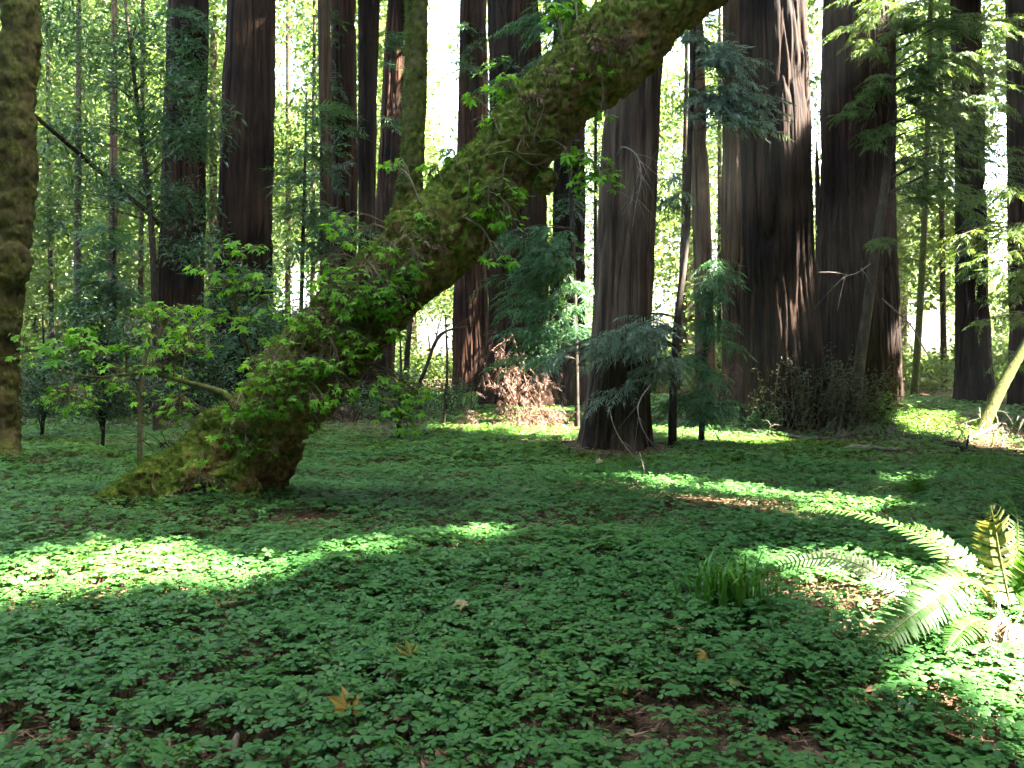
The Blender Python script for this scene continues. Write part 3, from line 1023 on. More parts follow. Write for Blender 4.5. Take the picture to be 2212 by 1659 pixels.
shoots = [  # root on trunk (px,py), cluster centre, half sizes, depth, leaves, leaf size
    ((1215, 110), (1200, 45), (30, 40), 6.1, 9, .13), ((1240, 40), (1240, 20), (25, 20), 6.1, 5, .12), ((1130, 220), (1085, 185), (30, 35), 6.2, 12, .12), ((1070, 290), (1010, 208), (22, 10), 6.2, 3, .14), ((1110, 260), (1080, 250), (35, 20), 6.2, 8, .1),
    ((980, 365), (965, 335), (30, 18), 6.2, 7, .1), ((955, 390), (925, 380), (28, 25), 6.3, 8, .1), ((900, 430), (845, 355), (30, 12), 6.3, 6, .11), ((1060, 300), (1085, 265), (45, 18), 6.1, 8, .1), ((1150, 320), (1240, 345), (30, 22), 5.95, 8, .14),
    ((1200, 330), (1300, 375), (50, 35), 5.85, 11, .13), ((1180, 340), (1255, 400), (25, 20), 5.9, 5, .13), ((1090, 350), (1085, 415), (70, 22), 5.95, 13, .11), ((1050, 400), (1055, 452), (50, 14), 5.95, 8, .11), ((1050, 420), (1100, 480), (40, 14), 5.9, 7, .11),
    ((1010, 480), (1075, 562), (40, 12), 5.9, 6, .11), ((1290, 160), (1305, 250), (25, 12), 5.9, 4, .1), ((1270, 120), (1300, 160), (40, 18), 5.9, 6, .09), ((960, 480), (940, 520), (35, 20), 6.1, 5, .08), ((900, 520), (890, 555), (30, 14), 6.1, 6, .08),
    ((800, 560), (790, 600), (95, 22), 6.15, 26, .10), ((840, 590), (870, 620), (45, 12), 6.1, 9, .10), ((840, 620), (850, 672), (35, 22), 6.1, 10, .09), ((770, 610), (760, 650), (60, 25), 6.1, 16, .09), ((720, 650), (715, 610), (40, 25), 6.2, 9, .10),
    ((740, 690), (745, 720), (50, 18), 6.05, 9, .09), ((760, 700), (785, 757), (42, 18), 6.0, 10, .11), ((700, 720), (727, 785), (45, 16), 6.0, 11, .10), ((650, 740), (575, 793), (70, 16), 6.0, 16, .10), ((640, 760), (565, 826), (50, 18), 5.95, 11, .10),
    ((700, 780), (735, 845), (45, 18), 5.95, 9, .10), ((740, 790), (830, 835), (60, 22), 6.0, 16, .11), ((760, 790), (890, 850), (50, 22), 6.0, 14, .11), ((720, 820), (850, 890), (75, 22), 5.95, 16, .10), ((660, 800), (670, 872), (50, 18), 5.9, 9, .11),
    ((590, 850), (560, 882), (42, 20), 5.95, 11, .09), ((690, 740), (660, 690), (50, 30), 6.1, 12, .09), ((820, 480), (735, 490), (40, 25), 6.3, 9, .10), ((830, 500), (770, 520), (45, 22), 6.3, 9, .09), ((780, 560), (700, 575), (40, 20), 6.25, 8, .10),
    ((455, 1000), (430, 995), (14, 8), 6.0, 4, .07), ((430, 1045), (445, 1050), (40, 20), 5.95, 8, .045), ((810, 900), (880, 925), (25, 12), 5.9, 5, .11), ((600, 930), (590, 975), (14, 10), 6.0, 3, .05), ((690, 560), (660, 620), (40, 20), 6.3, 8, .1)]
for _ in range(34):
    f = rng.uniform(0, 1) ** 1.3
    cx, cy = 560 + 340 * f + rng.normal() * 45, 880 - 330 * f + rng.normal() * 40
    shoots.append(((cx, cy), (cx + rng.normal() * 35, cy + rng.uniform(-25, 30)), (rng.uniform(24, 48), rng.uniform(12, 20)), 6.0, int(rng.integers(4, 8)), rng.uniform(.08, .105)))
for rt, ce, rr, Y, n, size in shoots:
    a = Acc()
    leaf_cluster(a, on_trunk(*rt), at(ce[0], ce[1], Y), px_r(Y, rr[0] * 1.15, rr[1] * 1.25, rr[0] * .9), int(n * 2.3), size * .84, 0.08)
    a.build("leafy_shoot", [M['twig'], M['maple_leaf']], MAPLE)

# mossy limb that reaches out to the left, with its own leaves
limb = [on_trunk(505, 880), at(493, 858, 6.2), at(450, 838, 6.3), at(405, 826, 6.4), at(317, 807, 6.6), at(208, 815, 6.7), at(120, 800, 6.8)]
q, r = smooth_path(limb, [.03, .028, .022, .018, .013, .009, .004], 40)
a = Acc()
a.add(*tube(q, r, 8))
LIMB = a.build("low_branch", M['maple_green'], MAPLE, smooth=True)
LIMB["label"] = "low mossy branch reaching left from the leaning trunk"
for ce, rr, Y, n, size in [((360, 672), (80, 22), 6.9, 26, .105), ((415, 712), (55, 20), 6.7, 15, .11), ((272, 752), (32, 16), 6.6, 8, .11), ((390, 755), (80, 24), 6.6, 20, .10), ((345, 795), (52, 18), 6.5, 11, .10), ((160, 755), (65, 45), 5.6, 15, .15),
                           ((150, 865), (72, 40), 6.7, 22, .09), ((390, 880), (70, 38), 6.4, 20, .09), ((180, 715), (35, 15), 6.5, 7, .11), ((50, 750), (40, 50), 6.2, 9, .08), ((240, 830), (50, 20), 6.6, 9, .09)]:
    c = at(ce[0], ce[1], Y)
    j = np.argmin(np.abs(q[:, 0] - c[0]))
    a = Acc()
    leaf_cluster(a, q[j], c, px_r(Y, rr[0], rr[1], rr[0]), int(n * 2.6), size * .84, .05)
    a.build("leafy_shoot", [M['twig'], M['maple_leaf']], MAPLE)

# dry fern and rootlets on the bark
for px, py, w, n in [(1340, 90, 60, 40), (1180, 150, 50, 30), (1140, 205, 40, 24), (1250, 60, 50, 26), (860, 505, 60, 40), (930, 530, 60, 36), (830, 560, 50, 34), (430, 1060, 60, 60), (720, 660, 70, 50), (640, 740, 60, 44), (780, 620, 60, 40), (1300, 110, 40, 20)]:
    a = Acc()
    for i in range(n // 3):
        b = on_trunk(px + rng.normal() * w * .4, py + rng.normal() * w * .25)
        L = rng.uniform(.04, .14)
        e = b + np.array([rng.normal() * .05, -rng.uniform(.02, .08), -L])
        P, R = smooth_path([b, (b + e) / 2 + np.array([rng.normal() * .03, -.03, .02]), e], [.0022, .0018, .001], 7)
        a.add(*tube(P, R, 3, False))
    k = n * 4
    B = np.array([on_trunk(px + rng.normal() * w * .45, py + rng.normal() * w * .22) for _ in range(n // 2)])
    B = np.repeat(B, 6, 0) + rng.normal(0, .02, (len(B) * 6, 3)) + np.array([0, -.015, 0])
    scatter(a, [NARROW, LEAF], B, rng.uniform(0, 6.3, len(B)), rng.normal(-.8, .5, len(B)), rng.normal(0, .6, len(B)), rng.uniform(.02, .055, len(B)))
    a.build("dry_fern_clump", M['dead_fern'], MAPLE)["kind"] = 'stuff'
for px, py, n in [(800, 545, 14), (845, 535, 10), (1360, 95, 7), (1140, 225, 5), (1135, 265, 4), (330, 1030, 6), (870, 470, 5)]:
    a = Acc()
    b = on_trunk(px, py) + np.array([0, -.02, 0])
    e = b + np.array([rng.normal() * .03, -.03, -.16])
    P, R = smooth_path([b + np.array([0, .03, .02]), (b + e) / 2 + np.array([.02, -.03, .03]), e], [.003, .0025, .0015], 12)
    a.add(*tube(P, R, 4))
    B = P[rng.integers(2, 12, n)]
    scatter(a, [NARROW], B, rng.uniform(0, 6.3, n), rng.normal(-.9, .4, n), rng.normal(0, .6, n), rng.uniform(.06, .11, n))
    a.build("orange_fern_frond", M['fern_gold'], MAPLE)
# bare hanging vines
for pts in [[(1185, 230), (1160, 330), (1175, 345)], [(1050, 330), (1100, 345), (1150, 370), (1250, 352)], [(1120, 300), (1128, 340), (1160, 350), (1190, 352)], [(1000, 350), (1008, 400), (1010, 440)], [(800, 640), (750, 800), (700, 960)], [(830, 660), (790, 760), (740, 880)],
            [(720, 560), (680, 640), (600, 760), (575, 800)], [(780, 700), (760, 820), (765, 920)], [(700, 760), (690, 830), (692, 890)], [(620, 830), (600, 900), (590, 940)], [(1095, 300), (1055, 330), (1040, 380)], [(880, 560), (900, 600), (860, 640)]]:
    a = Acc()
    P = [on_trunk(*pts[0])] + [on_trunk(*p) + np.array([0, -rng.uniform(.06, .16), 0]) for p in pts[1:]]
    P, R = smooth_path(P, np.full(len(P), .005), 24)
    a.add(*tube(P, R, 4))
    a.build("hanging_vine", M['twig'], MAPLE)
# the maple's own crown above the frame
a = Acc()
for c, n, R in [((4.2, 5.4, 9), 500, 2.2), ((6.0, 5.5, 10.5), 500, 2.4)]:
    P = np.array(c) + rng.normal(size=(n, 3)) * R * np.array([.55, .55, .3])
    px, py = proj(P)
    P = P[(py < -80) & ~in_shaft(P, .75)]
    k = len(P)
    scatter(a, CLUMP, P, rng.uniform(0, 6.3, k), rng.normal(0, .3, k), rng.normal(0, .3, k), 1.0)
a.build("crown", M['maple_leaf'], MAPLE)

# ------------------------------------------------------------------ mossy maple at the left edge
Yl = 9.4
lp = [(0, 1010, Yl, 92), (0, 950, Yl, 72), (0, 860, Yl, 68), (4, 740, Yl, 70), (12, 640, Yl, 80), (22, 540, Yl, 72), (32, 420, Yl, 74), (38, 300, Yl, 74), (41, 150, Yl, 78), (43, 0, Yl, 80), (46, -300, Yl, 74), (50, -800, Yl, 64), (60, -1500, Yl, 50)]
lq, lr = pix_tube(lp, 110)
parts = [tube(lq, lr, 28), root_tube([(10, 940, Yl, 60), (20, 985, 9.1, 50), (50, 1003, 8.9, 34), (75, 1012, 8.8, 16)]), root_tube([(0, 950, Yl, 60), (-30, 1000, 9.2, 50), (-60, 1015, 9.1, 30)]),
         ball(at(30, 575, 9.32), (.18, .18, .3))]
V2, N2, F2 = remeshed(parts, 0.025)
V2 = V2 + N2 * (0.05 * fbm(V2 * 2.6, 41, 2) + 0.03 * fbm(V2 * 9, 42, 2) + 0.018 * fbm(V2 * 26, 43, 2))[:, None]
c = ground_at(8, 1003)
LM = thing("maple_tree", c, "upright mossy maple trunk cut by the left edge, with a root knuckle at its foot", 'tree')
a = Acc()
a.add(V2, Q=F2)
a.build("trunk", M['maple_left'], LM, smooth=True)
a = Acc()
P = np.array([-5.4, 9.4, 11.5]) + rng.normal(size=(700, 3)) * np.array([1.8, 1.8, 1.2])
px, py = proj(P)
P = P[(py < -90) & ~in_shaft(P, .75)]
k = len(P)
scatter(a, CLUMP, P, rng.uniform(0, 6.3, k), rng.normal(0, .3, k), rng.normal(0, .3, k), 1.0)
a.build("crown", M['maple_leaf'], LM)

# ------------------------------------------------------------------ boughs, saplings
def bough(acc, P0, P1, n, scale, variants=FINE, wood=0, leaf=1, sag=.12, r0=.012):
    P0, P1 = np.asarray(P0, float), np.asarray(P1, float)
    L = np.linalg.norm(P1 - P0)
    mid = P0 * .45 + P1 * .55 + np.array([0, 0, sag * L * .6])
    P, R = smooth_path([P0, mid, P1], [r0, r0 * .6, r0 * .25], 14)
    acc.add(*tube(P, R, 4, False), m=wood)
    f = rng.uniform(.3, 1, n)
    f[0] = 1
    pos = np.stack([np.interp(f, np.linspace(0, 1, 14), P[:, i]) for i in range(3)], 1)
    d = P1 - P0
    yaw = math.atan2(d[1], d[0]) + np.where(np.arange(n) % 2 == 0, 1, -1) * rng.uniform(.3, 1.0, n)
    yaw[0] = math.atan2(d[1], d[0])
    scatter(acc, variants, pos, yaw, rng.normal(-.28, .2, n), rng.normal(0, .38, n), scale * rng.uniform(.65, 1.2, n), leaf)


def foliage(acc, axis, clusters, scale, variants=FINE, per=7, sag=.12, r0=.012, ease=.5):
    """Boughs from the stem (axis polyline) out to points inside each cluster (px,py,Y,rx,ry,boughs)."""
    axis = np.asarray(axis)
    for px, py, Y, rx, ry, n in clusters:
        c = at(px, py, Y)
        rad = px_r(Y, rx, ry, rx)
        for _ in range(n):
            u = rng.normal(size=3)
            u = u / np.linalg.norm(u) * rng.uniform(.2, 1) ** .5
            e = c + u * rad
            j = np.argmin(np.abs(axis[:, 2] - (e[2] + rng.uniform(-.1, .25))))
            b = axis[j]
            dd = e - b
            L = np.linalg.norm(dd)
            s = max(0.0, 1 - 1.6 / max(L, .01)) if ease else 0
            bough(acc, b, e, per, scale, variants, 0, 1, sag, r0 * min(1.5, .5 + L * .4))


def stem_axis(pts, n=40):
    P = [at(p[0], p[1], p[2]) for p in pts]
    R = [p[3] * .5 * p[2] / FPX for p in pts]
    P[0][2] = g0(P[0][0], P[0][1]) - .05
    return smooth_path(P, R, n)


def sapling(name, stem, clusters, scale, label, cat, leafm='needle', bark='thin_bark', variants=FINE, per=10, sag=.12, group=None, sides=10, r0=.012):
    P, R = stem_axis(stem)
    root = thing(name, P[0], label, cat, group)
    a = Acc()
    a.add(*tube(P, R, sides))
    a.build("trunk", M[bark], root, smooth=True)
    a = Acc()
    foliage(a, P, clusters, scale, variants, per, sag, r0)
    a.build("boughs", [M['dark_bark'], M[leafm]], root)
    return root, P


sapling("young_conifer", [(1247, 962, 13.2, 12), (1246, 850, 13.2, 10), (1240, 600, 13.2, 10), (1228, 250, 13.3, 9), (1215, -150, 13.4, 6)],
        [(1130, 520, 12.8, 90, 22, 9), (1190, 560, 12.6, 90, 26, 9), (1110, 610, 12.8, 60, 36, 8), (1150, 660, 12.4, 70, 26, 7), (1200, 720, 12.5, 90, 30, 9), (1130, 770, 12.6, 60, 24, 5), (1240, 640, 12.6, 40, 40, 5),
         (1190, 50, 13.0, 40, 60, 10), (1205, 150, 13.0, 45, 45, 9), (1110, 180, 13, 40, 26, 5), (1165, 240, 13, 40, 26, 5), (1220, -60, 13, 40, 60, 6), (1120, 60, 13.2, 30, 30, 3)],
        .95, "young blue-green conifer spreading flat boughs in front of the wide dark redwood", 'conifer', 'needle', 'dark_bark')
sapling("young_conifer", [(1452, 965, 10.9, 20), (1455, 830, 11, 17), (1463, 690, 11.2, 15), (1481, 540, 11.4, 13), (1489, 330, 11.6, 11), (1498, 60, 12, 12), (1505, -200, 12.2, 8)],
        [(1370, 735, 10.1, 70, 36, 7), (1310, 755, 9.9, 90, 34, 7), (1230, 770, 9.9, 70, 30, 5), (1420, 800, 10.3, 50, 34, 5), (1340, 700, 10.1, 60, 20, 5), (1320, 850, 9.8, 30, 30, 2),
         (1555, 130, 11.6, 75, 50, 12), (1600, 200, 11.3, 65, 46, 11), (1530, 225, 11.6, 55, 36, 6), (1640, 262, 11, 26, 26, 4), (1530, 60, 11.8, 70, 40, 6), (1460, 420, 11.5, 40, 50, 4)],
        .8, "slender conifer beside the shaggy grey redwood, greyish sprays hanging low across its neighbour", 'conifer', 'needle_grey', 'dark_bark')
sapling("young_conifer", [(1515, 952, 11.8, 14), (1520, 800, 11.8, 11), (1530, 640, 11.8, 8), (1538, 520, 11.8, 4)],
        [(1535, 620, 11.4, 48, 36, 6), (1560, 575, 11.4, 34, 24, 3), (1505, 800, 11.3, 50, 50, 6), (1555, 880, 11.2, 50, 40, 6), (1480, 880, 11.2, 46, 36, 5), (1540, 720, 11.4, 50, 40, 5)],
        .8, "low drooping grey-green conifer sapling left of the largest trunk's foot", 'conifer', 'needle', 'dark_bark', sag=.05)
RT, RTP = sapling("slender_conifer", [(1846, 930, 14.4, 26), (1855, 800, 14.5, 24), (1872, 680, 14.6, 22), (1890, 545, 14.7, 20), (1908, 430, 14.8, 18), (1922, 300, 14.9, 16), (1928, 150, 15, 13), (1930, 0, 15, 12), (1934, -300, 15, 8)],
        [(2000, 40, 14.5, 90, 40, 12), (2070, 130, 14.2, 100, 50, 14), (1990, 200, 14.5, 60, 36, 8), (2120, 240, 14, 90, 50, 12), (2040, 320, 14.2, 80, 40, 8), (2100, 430, 14, 80, 36, 7), (2000, 400, 14.4, 50, 40, 4), (2160, 60, 14, 60, 60, 8), (2180, 350, 13.8, 50, 40, 6),
         (1850, 70, 14.4, 55, 46, 5), (1880, 180, 14.4, 46, 30, 4), (1835, 235, 14.2, 34, 18, 3), (1900, 290, 14.4, 30, 30, 3), (1860, 0, 14.5, 60, 30, 5), (1915, 520, 14.4, 20, 20, 1)],
        .75, "slender dark stem leaning on the massive right redwood, its light green boughs spreading right", 'conifer', 'needle_bright', 'thin_bark', r0=.011, variants=FINE, per=19, sag=.25)
sapling("young_conifer", [(2238, 960, 16.5, 22), (2234, 700, 16.5, 18), (2228, 400, 16.5, 12), (2224, 150, 16.5, 6)],
        [(2180, 620, 15.8, 46, 36, 6), (2120, 560, 15.6, 60, 34, 6), (2190, 500, 16, 36, 46, 5), (2060, 520, 15.8, 50, 26, 4), (2140, 700, 15.6, 40, 24, 3), (2150, 420, 16, 60, 30, 5), (2190, 760, 15.8, 40, 30, 3)],
        .95, "young conifer at the right edge whose pale lit boughs cross the sunny opening", 'conifer', 'needle_bright')
sapling("young_conifer", [(250, 900, 19.5, 12), (248, 740, 19.5, 10), (246, 540, 19.5, 7), (244, 380, 19.5, 4)],
        [(225, 590, 19, 40, 36, 6), (262, 650, 19, 46, 30, 6), (235, 500, 19.2, 34, 46, 6), (200, 660, 18.8, 40, 30, 5), (290, 720, 19, 50, 30, 5), (205, 740, 18.6, 60, 40, 6), (250, 420, 19.2, 26, 30, 3)],
        1.2, "dark bluish young conifer left of the first large redwood, behind the laurel", 'conifer', 'needle', 'thin_bark', MID)
sapling("young_conifer", [(648, 900, 17, 14), (650, 700, 17, 10), (655, 500, 17, 8), (660, 300, 17, 5), (662, 200, 17, 3)],
        [(655, 460, 16.5, 34, 30, 5), (640, 400, 16.6, 40, 22, 4), (672, 340, 16.6, 36, 30, 4), (690, 240, 16.6, 30, 36, 4), (720, 480, 16.4, 60, 24, 5), (700, 540, 16.3, 60, 24, 5), (800, 500, 16.4, 40, 24, 3)],
        1.0, "thin dark-needled conifer standing in the bright gap before the redwood pair", 'conifer', 'needle', 'thin_bark', MID)

# sprays that sprout from the big boles themselves
for root, Y, cl in [(R_E, 23.3, [(1018, 120, 24, 40, 5), (1000, 60, 18, 30, 2)]), (R_D, 23.2, [(856, 110, 26, 50, 5), (850, 270, 14, 26, 2)]), (R_C2, 19.6, [(705, 130, 36, 90, 8), (730, 270, 36, 70, 6), (700, 380, 40, 40, 4), (720, 30, 30, 30, 3)]),
                    (R_A, 18, [(420, 130, 40, 50, 6), (440, 60, 30, 30, 3), (385, 40, 30, 40, 3)]), (R_B, 16, [(560, 690, 60, 30, 5), (520, 740, 60, 30, 5), (560, 590, 30, 24, 2)]), (R_G, 19.6, [(1235, 430, 26, 40, 4), (1225, 330, 30, 26, 3), (1245, 540, 24, 30, 3)]),
                    (R_F, 19, [(1085, 250, 26, 40, 4), (1075, 120, 30, 20, 2)]), (R_N, 21, [(2095, 560, 40, 60, 5), (2110, 470, 40, 30, 4)])]:
    a = Acc()
    x0 = root['_x0']
    zz = np.linspace(.3, 12, 60)
    ax = np.stack([np.full(60, x0), np.full(60, root.location[1]), zz], 1)
    foliage(a, ax, [(px, py, Y, rx, ry, n) for px, py, rx, ry, n in cl], 1.0, MID, 7)
    a.build("trunk_sprays", [M['dark_bark'], M['needle']], root)
for o in list(bpy.data.objects):
    if '_x0' in o:
        del o['_x0']

# laurel-leaved trees on the left
def broadleaf(name, stem, clusters, label, cat, leafm, variants, scale, bark='dark_bark', group=None, dens=1.0):
    P, R = stem_axis(stem)
    root = thing(name, P[0], label, cat, group)
    a = Acc()
    a.add(*tube(P, R, 9))
    a.build("trunk", M[bark], root, smooth=True)
    a = Acc()
    for px, py, Y, rx, ry, n in clusters:
        c = at(px, py, Y)
        rad = px_r(Y, rx, ry, rx)
        n = int(n * dens)
        u = rng.normal(size=(n, 3))
        u = u / np.linalg.norm(u, axis=1)[:, None] * rng.uniform(.1, 1, (n, 1)) ** .5
        E = c + u * rad
        scatter(a, variants, E, rng.uniform(0, 6.3, n), rng.normal(0, .3, n), rng.normal(0, .3, n), scale * rng.uniform(.7, 1.2, n), 1)
        for i in range(0, n, 8):
            j = np.argmin(np.abs(P[:, 2] - (E[i][2] - .3)))
            q, r = smooth_path([P[j], (P[j] + E[i]) / 2 + np.array([0, 0, .15]), E[i]], [.012, .008, .003], 8)
            a.add(*tube(q, r, 3, False), m=0)
    a.build("crown", [M['dark_bark'], M[leafm]], root)
    return root


broadleaf("laurel_tree", [(340, 900, 14.5, 20), (335, 650, 14.5, 15), (322, 430, 14.8, 12), (300, 250, 15, 9), (270, 0, 15, 6)],
          [(130, 60, 15, 70, 60, 30), (220, 150, 15, 90, 60, 40), (310, 90, 15, 70, 60, 34), (400, 190, 14.5, 50, 60, 30), (330, 270, 14.5, 90, 50, 44), (150, 300, 15, 70, 50, 34), (420, 300, 14, 56, 50, 36), (250, 390, 14.8, 100, 50, 44), (400, 440, 14, 60, 50, 40), (120, 470, 15, 46, 50, 20), (410, 540, 14, 50, 40, 22), (450, 250, 14, 40, 40, 16)],
          "thin laurel with dark narrow leaves spreading before the first large redwood", 'tree', 'bay_leaf', BAY, 1.35, dens=1.0)
broadleaf("laurel_tree", [(610, 905, 12, 14), (590, 800, 12, 12), (545, 680, 12, 9), (520, 560, 12, 5)],
          [(520, 600, 11.8, 60, 40, 26), (560, 660, 11.8, 40, 40, 18), (480, 660, 11.8, 60, 40, 20), (600, 760, 11.8, 50, 50, 18), (460, 520, 11.8, 40, 30, 10)],
          "low laurel shrub at the foot of the broad brown redwood, behind the maple shoots", 'shrub', 'bay_leaf', BAY, 1.1)


# young maples behind and left of the leaning trunk
def young_maple(stem, clusters, label, size=.12):
    P, R = stem_axis(stem)
    root = thing("young_maple", P[0], label, 'maple sapling')
    a = Acc()
    a.add(*tube(P, R, 8))
    a.build("stem", M['twig'], root, smooth=True)
    for ce, rr, Y, n in clusters:
        c = at(ce[0], ce[1], Y)
        j = np.argmin(np.abs(P[:, 2] - c[2] + .2))
        a = Acc()
        leaf_cluster(a, P[j], c, px_r(Y, rr[0], rr[1], rr[0]), n, size, .08)
        a.build("leafy_shoot", [M['twig'], M['maple_leaf']], root)


young_maple([(560, 925, 8.2, 16), (545, 800, 8.2, 12), (510, 660, 8, 8), (495, 540, 7.8, 4)],
            [((490, 545), (42, 30), 7.6, 22), ((560, 535), (30, 14), 7.7, 8), ((480, 610), (50, 30), 7.8, 22), ((545, 610), (45, 34), 7.8, 22), ((470, 680), (50, 26), 7.8, 18), ((540, 690), (50, 30), 7.8, 20), ((590, 650), (30, 30), 7.9, 10), ((430, 580), (40, 20), 7.8, 9), ((590, 740), (40, 24), 7.9, 12)],
            "young maple with a bright tuft of big leaves behind the leaning trunk's lower half", .115)
young_maple([(300, 905, 9.2, 12), (310, 800, 9.2, 9), (330, 700, 9.2, 5)],
            [((330, 720), (60, 26), 9.0, 18), ((250, 800), (60, 26), 9, 18), ((310, 850), (60, 24), 9, 16), ((400, 820), (50, 26), 9, 12)],
            "small maple sapling in the dark brush left of the leaning trunk", .1)

THICKET = [clump_template(90 + i, 22, 0.13, 0.05) for i in range(4)]
for px, Y, cl, lab in [(220, 10.5, [(200, 700, 10.4, 60, 50, 26), (260, 760, 10.4, 60, 50, 26), (170, 790, 10.4, 60, 40, 20), (230, 850, 10.4, 70, 36, 24), (225, 885, 10.4, 60, 22, 16)], "fine-leaved dark green shrub between the left-edge maple and the leaning trunk"),
                       (420, 10.8, [(400, 730, 10.6, 60, 50, 26), (450, 800, 10.6, 70, 46, 30), (370, 840, 10.6, 70, 40, 26), (470, 870, 10.5, 60, 30, 18)], "fine-leaved dark shrub directly left of the leaning trunk's middle"),
                       (640, 10.5, [(610, 740, 10.4, 50, 50, 22), (650, 690, 10.4, 46, 40, 18), (580, 680, 10.4, 46, 40, 18)], "fine-leaved shrub rising behind the leaning trunk below the bright gap"),
                       (90, 13.0, [(100, 790, 12.8, 60, 40, 22), (130, 850, 12.8, 70, 36, 24), (60, 840, 12.8, 60, 36, 18), (95, 885, 12.8, 60, 20, 16)], "low fine-leaved shrub just beyond the left-edge maple's foot"),
                       (860, 12.5, [(830, 860, 12.3, 60, 40, 22), (880, 820, 12.3, 40, 30, 12), (900, 870, 12.3, 50, 30, 14), (862, 892, 12.3, 50, 18, 14)], "small dark shrub under the leaning trunk left of the bright window"),
                       (960, 17.0, [(950, 850, 16.8, 40, 22, 10), (990, 850, 16.8, 40, 26, 12)], "sunlit low shrub in the bright window left of the sun-streaked redwood foot")]:
    broadleaf("understorey_shrub", [(px, 900, Y, 8), (px + 6, 800, Y, 6), (px + 2, 680, Y, 3)], cl, lab, 'shrub', 'bay_leaf', THICKET, 1.0, dens=2.2)

# ------------------------------------------------------------------ dead stems, snags, brush
def stick(name, pts, label, cat, mat='log', sides=8, fork=0, ground=False, rough=.12):
    """pts: (px,py,Y,width px)"""
    P = np.array([at(p[0], p[1], p[2]) for p in pts])
    if ground:
        for i, p in enumerate(pts):
            P[i] = ground_at(p[0], p[1])
            P[i][2] += p[3] * .5 * P[i][1] / FPX * .8 + (0.03 if rough else 0)
    R = np.array([p[3] * .5 * P[i][1] / FPX for i, p in enumerate(pts)])
    q, r = smooth_path(P, R, 30)
    V_, T_, Q_ = tube(q, r, sides)
    V_ = V_ + rough * np.interp(np.arange(len(V_)), [0, len(V_)], [r[0], r[-1]])[:, None] * np.stack([fbm(V_ * 30, 3, 2), fbm(V_ * 30, 4, 2), fbm(V_ * 30, 5, 2)], 1)
    root = thing(name, q[0], label, cat)
    a = Acc()
    a.add(V_, T_, Q_)
    for _ in range(fork):
        j = rng.integers(8, 26)
        d = (q[j] - q[j - 1])
        d = d / np.linalg.norm(d) + rng.normal(0, .6, 3)
        L = rng.uniform(.15, .5)
        p2, r2 = smooth_path([q[j], q[j] + d * L * .5, q[j] + d * L + np.array([0, 0, -.05])], [r[j] * .5, r[j] * .35, r[j] * .15], 8)
        a.add(*tube(p2, r2, 5))
    a.build("stem", M[mat], root, smooth=True)
    return root


stick("dead_pole", [(800, 890, 22, 16), (640, 748, 21, 14), (355, 492, 19.2, 11), (180, 340, 15, 10), (75, 250, 12.5, 9), (-60, 135, 10.5, 8)], "thin dark dead pole slanting down right from behind the left-edge maple", 'dead tree', 'dark_bark', fork=3)
stick("snag", [(1772, 870, 26, 24), (1770, 650, 26, 18), (1768, 480, 26, 14), (1765, 360, 26, 10), (1764, 308, 26, 3)], "thin broken snag standing in the bright slit between the two largest redwoods", 'dead tree', 'redwood_red')
stick("mossy_pole", [(2112, 945, 13.5, 30), (2138, 890, 13.6, 26), (2165, 835, 13.7, 24), (2198, 775, 13.8, 20), (2235, 700, 13.9, 15)], "short green mossy stem leaning right beside the reddish redwood's foot", 'dead tree', 'maple_green', sides=12)
stick("bent_sapling", [(898, 850, 12, 9), (905, 830, 12, 9), (922, 790, 12, 8), (937, 747, 12, 8), (952, 722, 12, 6), (977, 711, 12, 5), (1010, 706, 12, 3)], "dark stem arching right in the bright window under the leaning maple", 'sapling', 'dark_bark', fork=4)
stick("thin_sapling", [(878, 800, 13, 13), (880, 760, 13, 12), (886, 700, 13, 10), (893, 640, 13, 8)], "short dark stem tight against the underside of the leaning maple", 'sapling', 'dark_bark')
stick("snag", [(957, 930, 14.5, 5), (961, 895, 14.5, 4), (960, 860, 14.5, 3)], "knee-high black stub standing left of the brown dead boughs", 'stump', 'dark_bark')
stick("dead_branch", [(1335, 335, 9.9, 4), (1345, 318, 9.7, 3.5), (1375, 335, 9.5, 3), (1385, 380, 9.4, 2.6), (1372, 450, 9.4, 1.8), (1367, 490, 9.4, 1)], "bleached dead twig fork hanging before the shaggy grey redwood", 'branch', 'dead_twig', fork=14)
stick("dead_branch", [(1405, 830, 9.9, 2.5), (1378, 880, 9.7, 2.5), (1390, 930, 9.6, 2.5), (1415, 965, 9.6, 2), (1428, 975, 9.6, 1.5)], "pale crooked dead twig hanging at the shaggy redwood's foot", 'branch', 'dead_twig', fork=5)
stick("dead_branch", [(1315, 880, 9.6, 2), (1330, 930, 9.4, 2.5), (1375, 990, 9.1, 3), (1435, 1027, 8.9, 2)], "long thin pale twig sloping down to the sorrel right of the shaggy redwood", 'branch', 'twig', fork=2)
stick("dead_branch", [(1905, 645, 15.2, 4), (1935, 672, 15, 4), (1965, 700, 15, 3.5), (2000, 760, 15, 3), (2030, 800, 15, 2)], "sunlit bent dead limb reaching right from the massive redwood's flank", 'branch', 'dead_twig', fork=4)
stick("dead_branch", [(1880, 570, 14.3, 2.5), (1850, 590, 14.1, 2.2), (1822, 600, 14, 2), (1800, 620, 14, 1)], "whitish bare twig poking left across the massive redwood's face", 'branch', 'dead_twig', fork=6)
stick("fallen_branch", [(1340, 1062, 8, 5), (1400, 1042, 8, 8), (1450, 1030, 8, 9), (1520, 1022, 8, 6), (1600, 1016, 8, 4)], "long pale fallen branch lying on the sorrel in front of the shaggy redwood", 'branch', 'log', fork=3, ground=True)
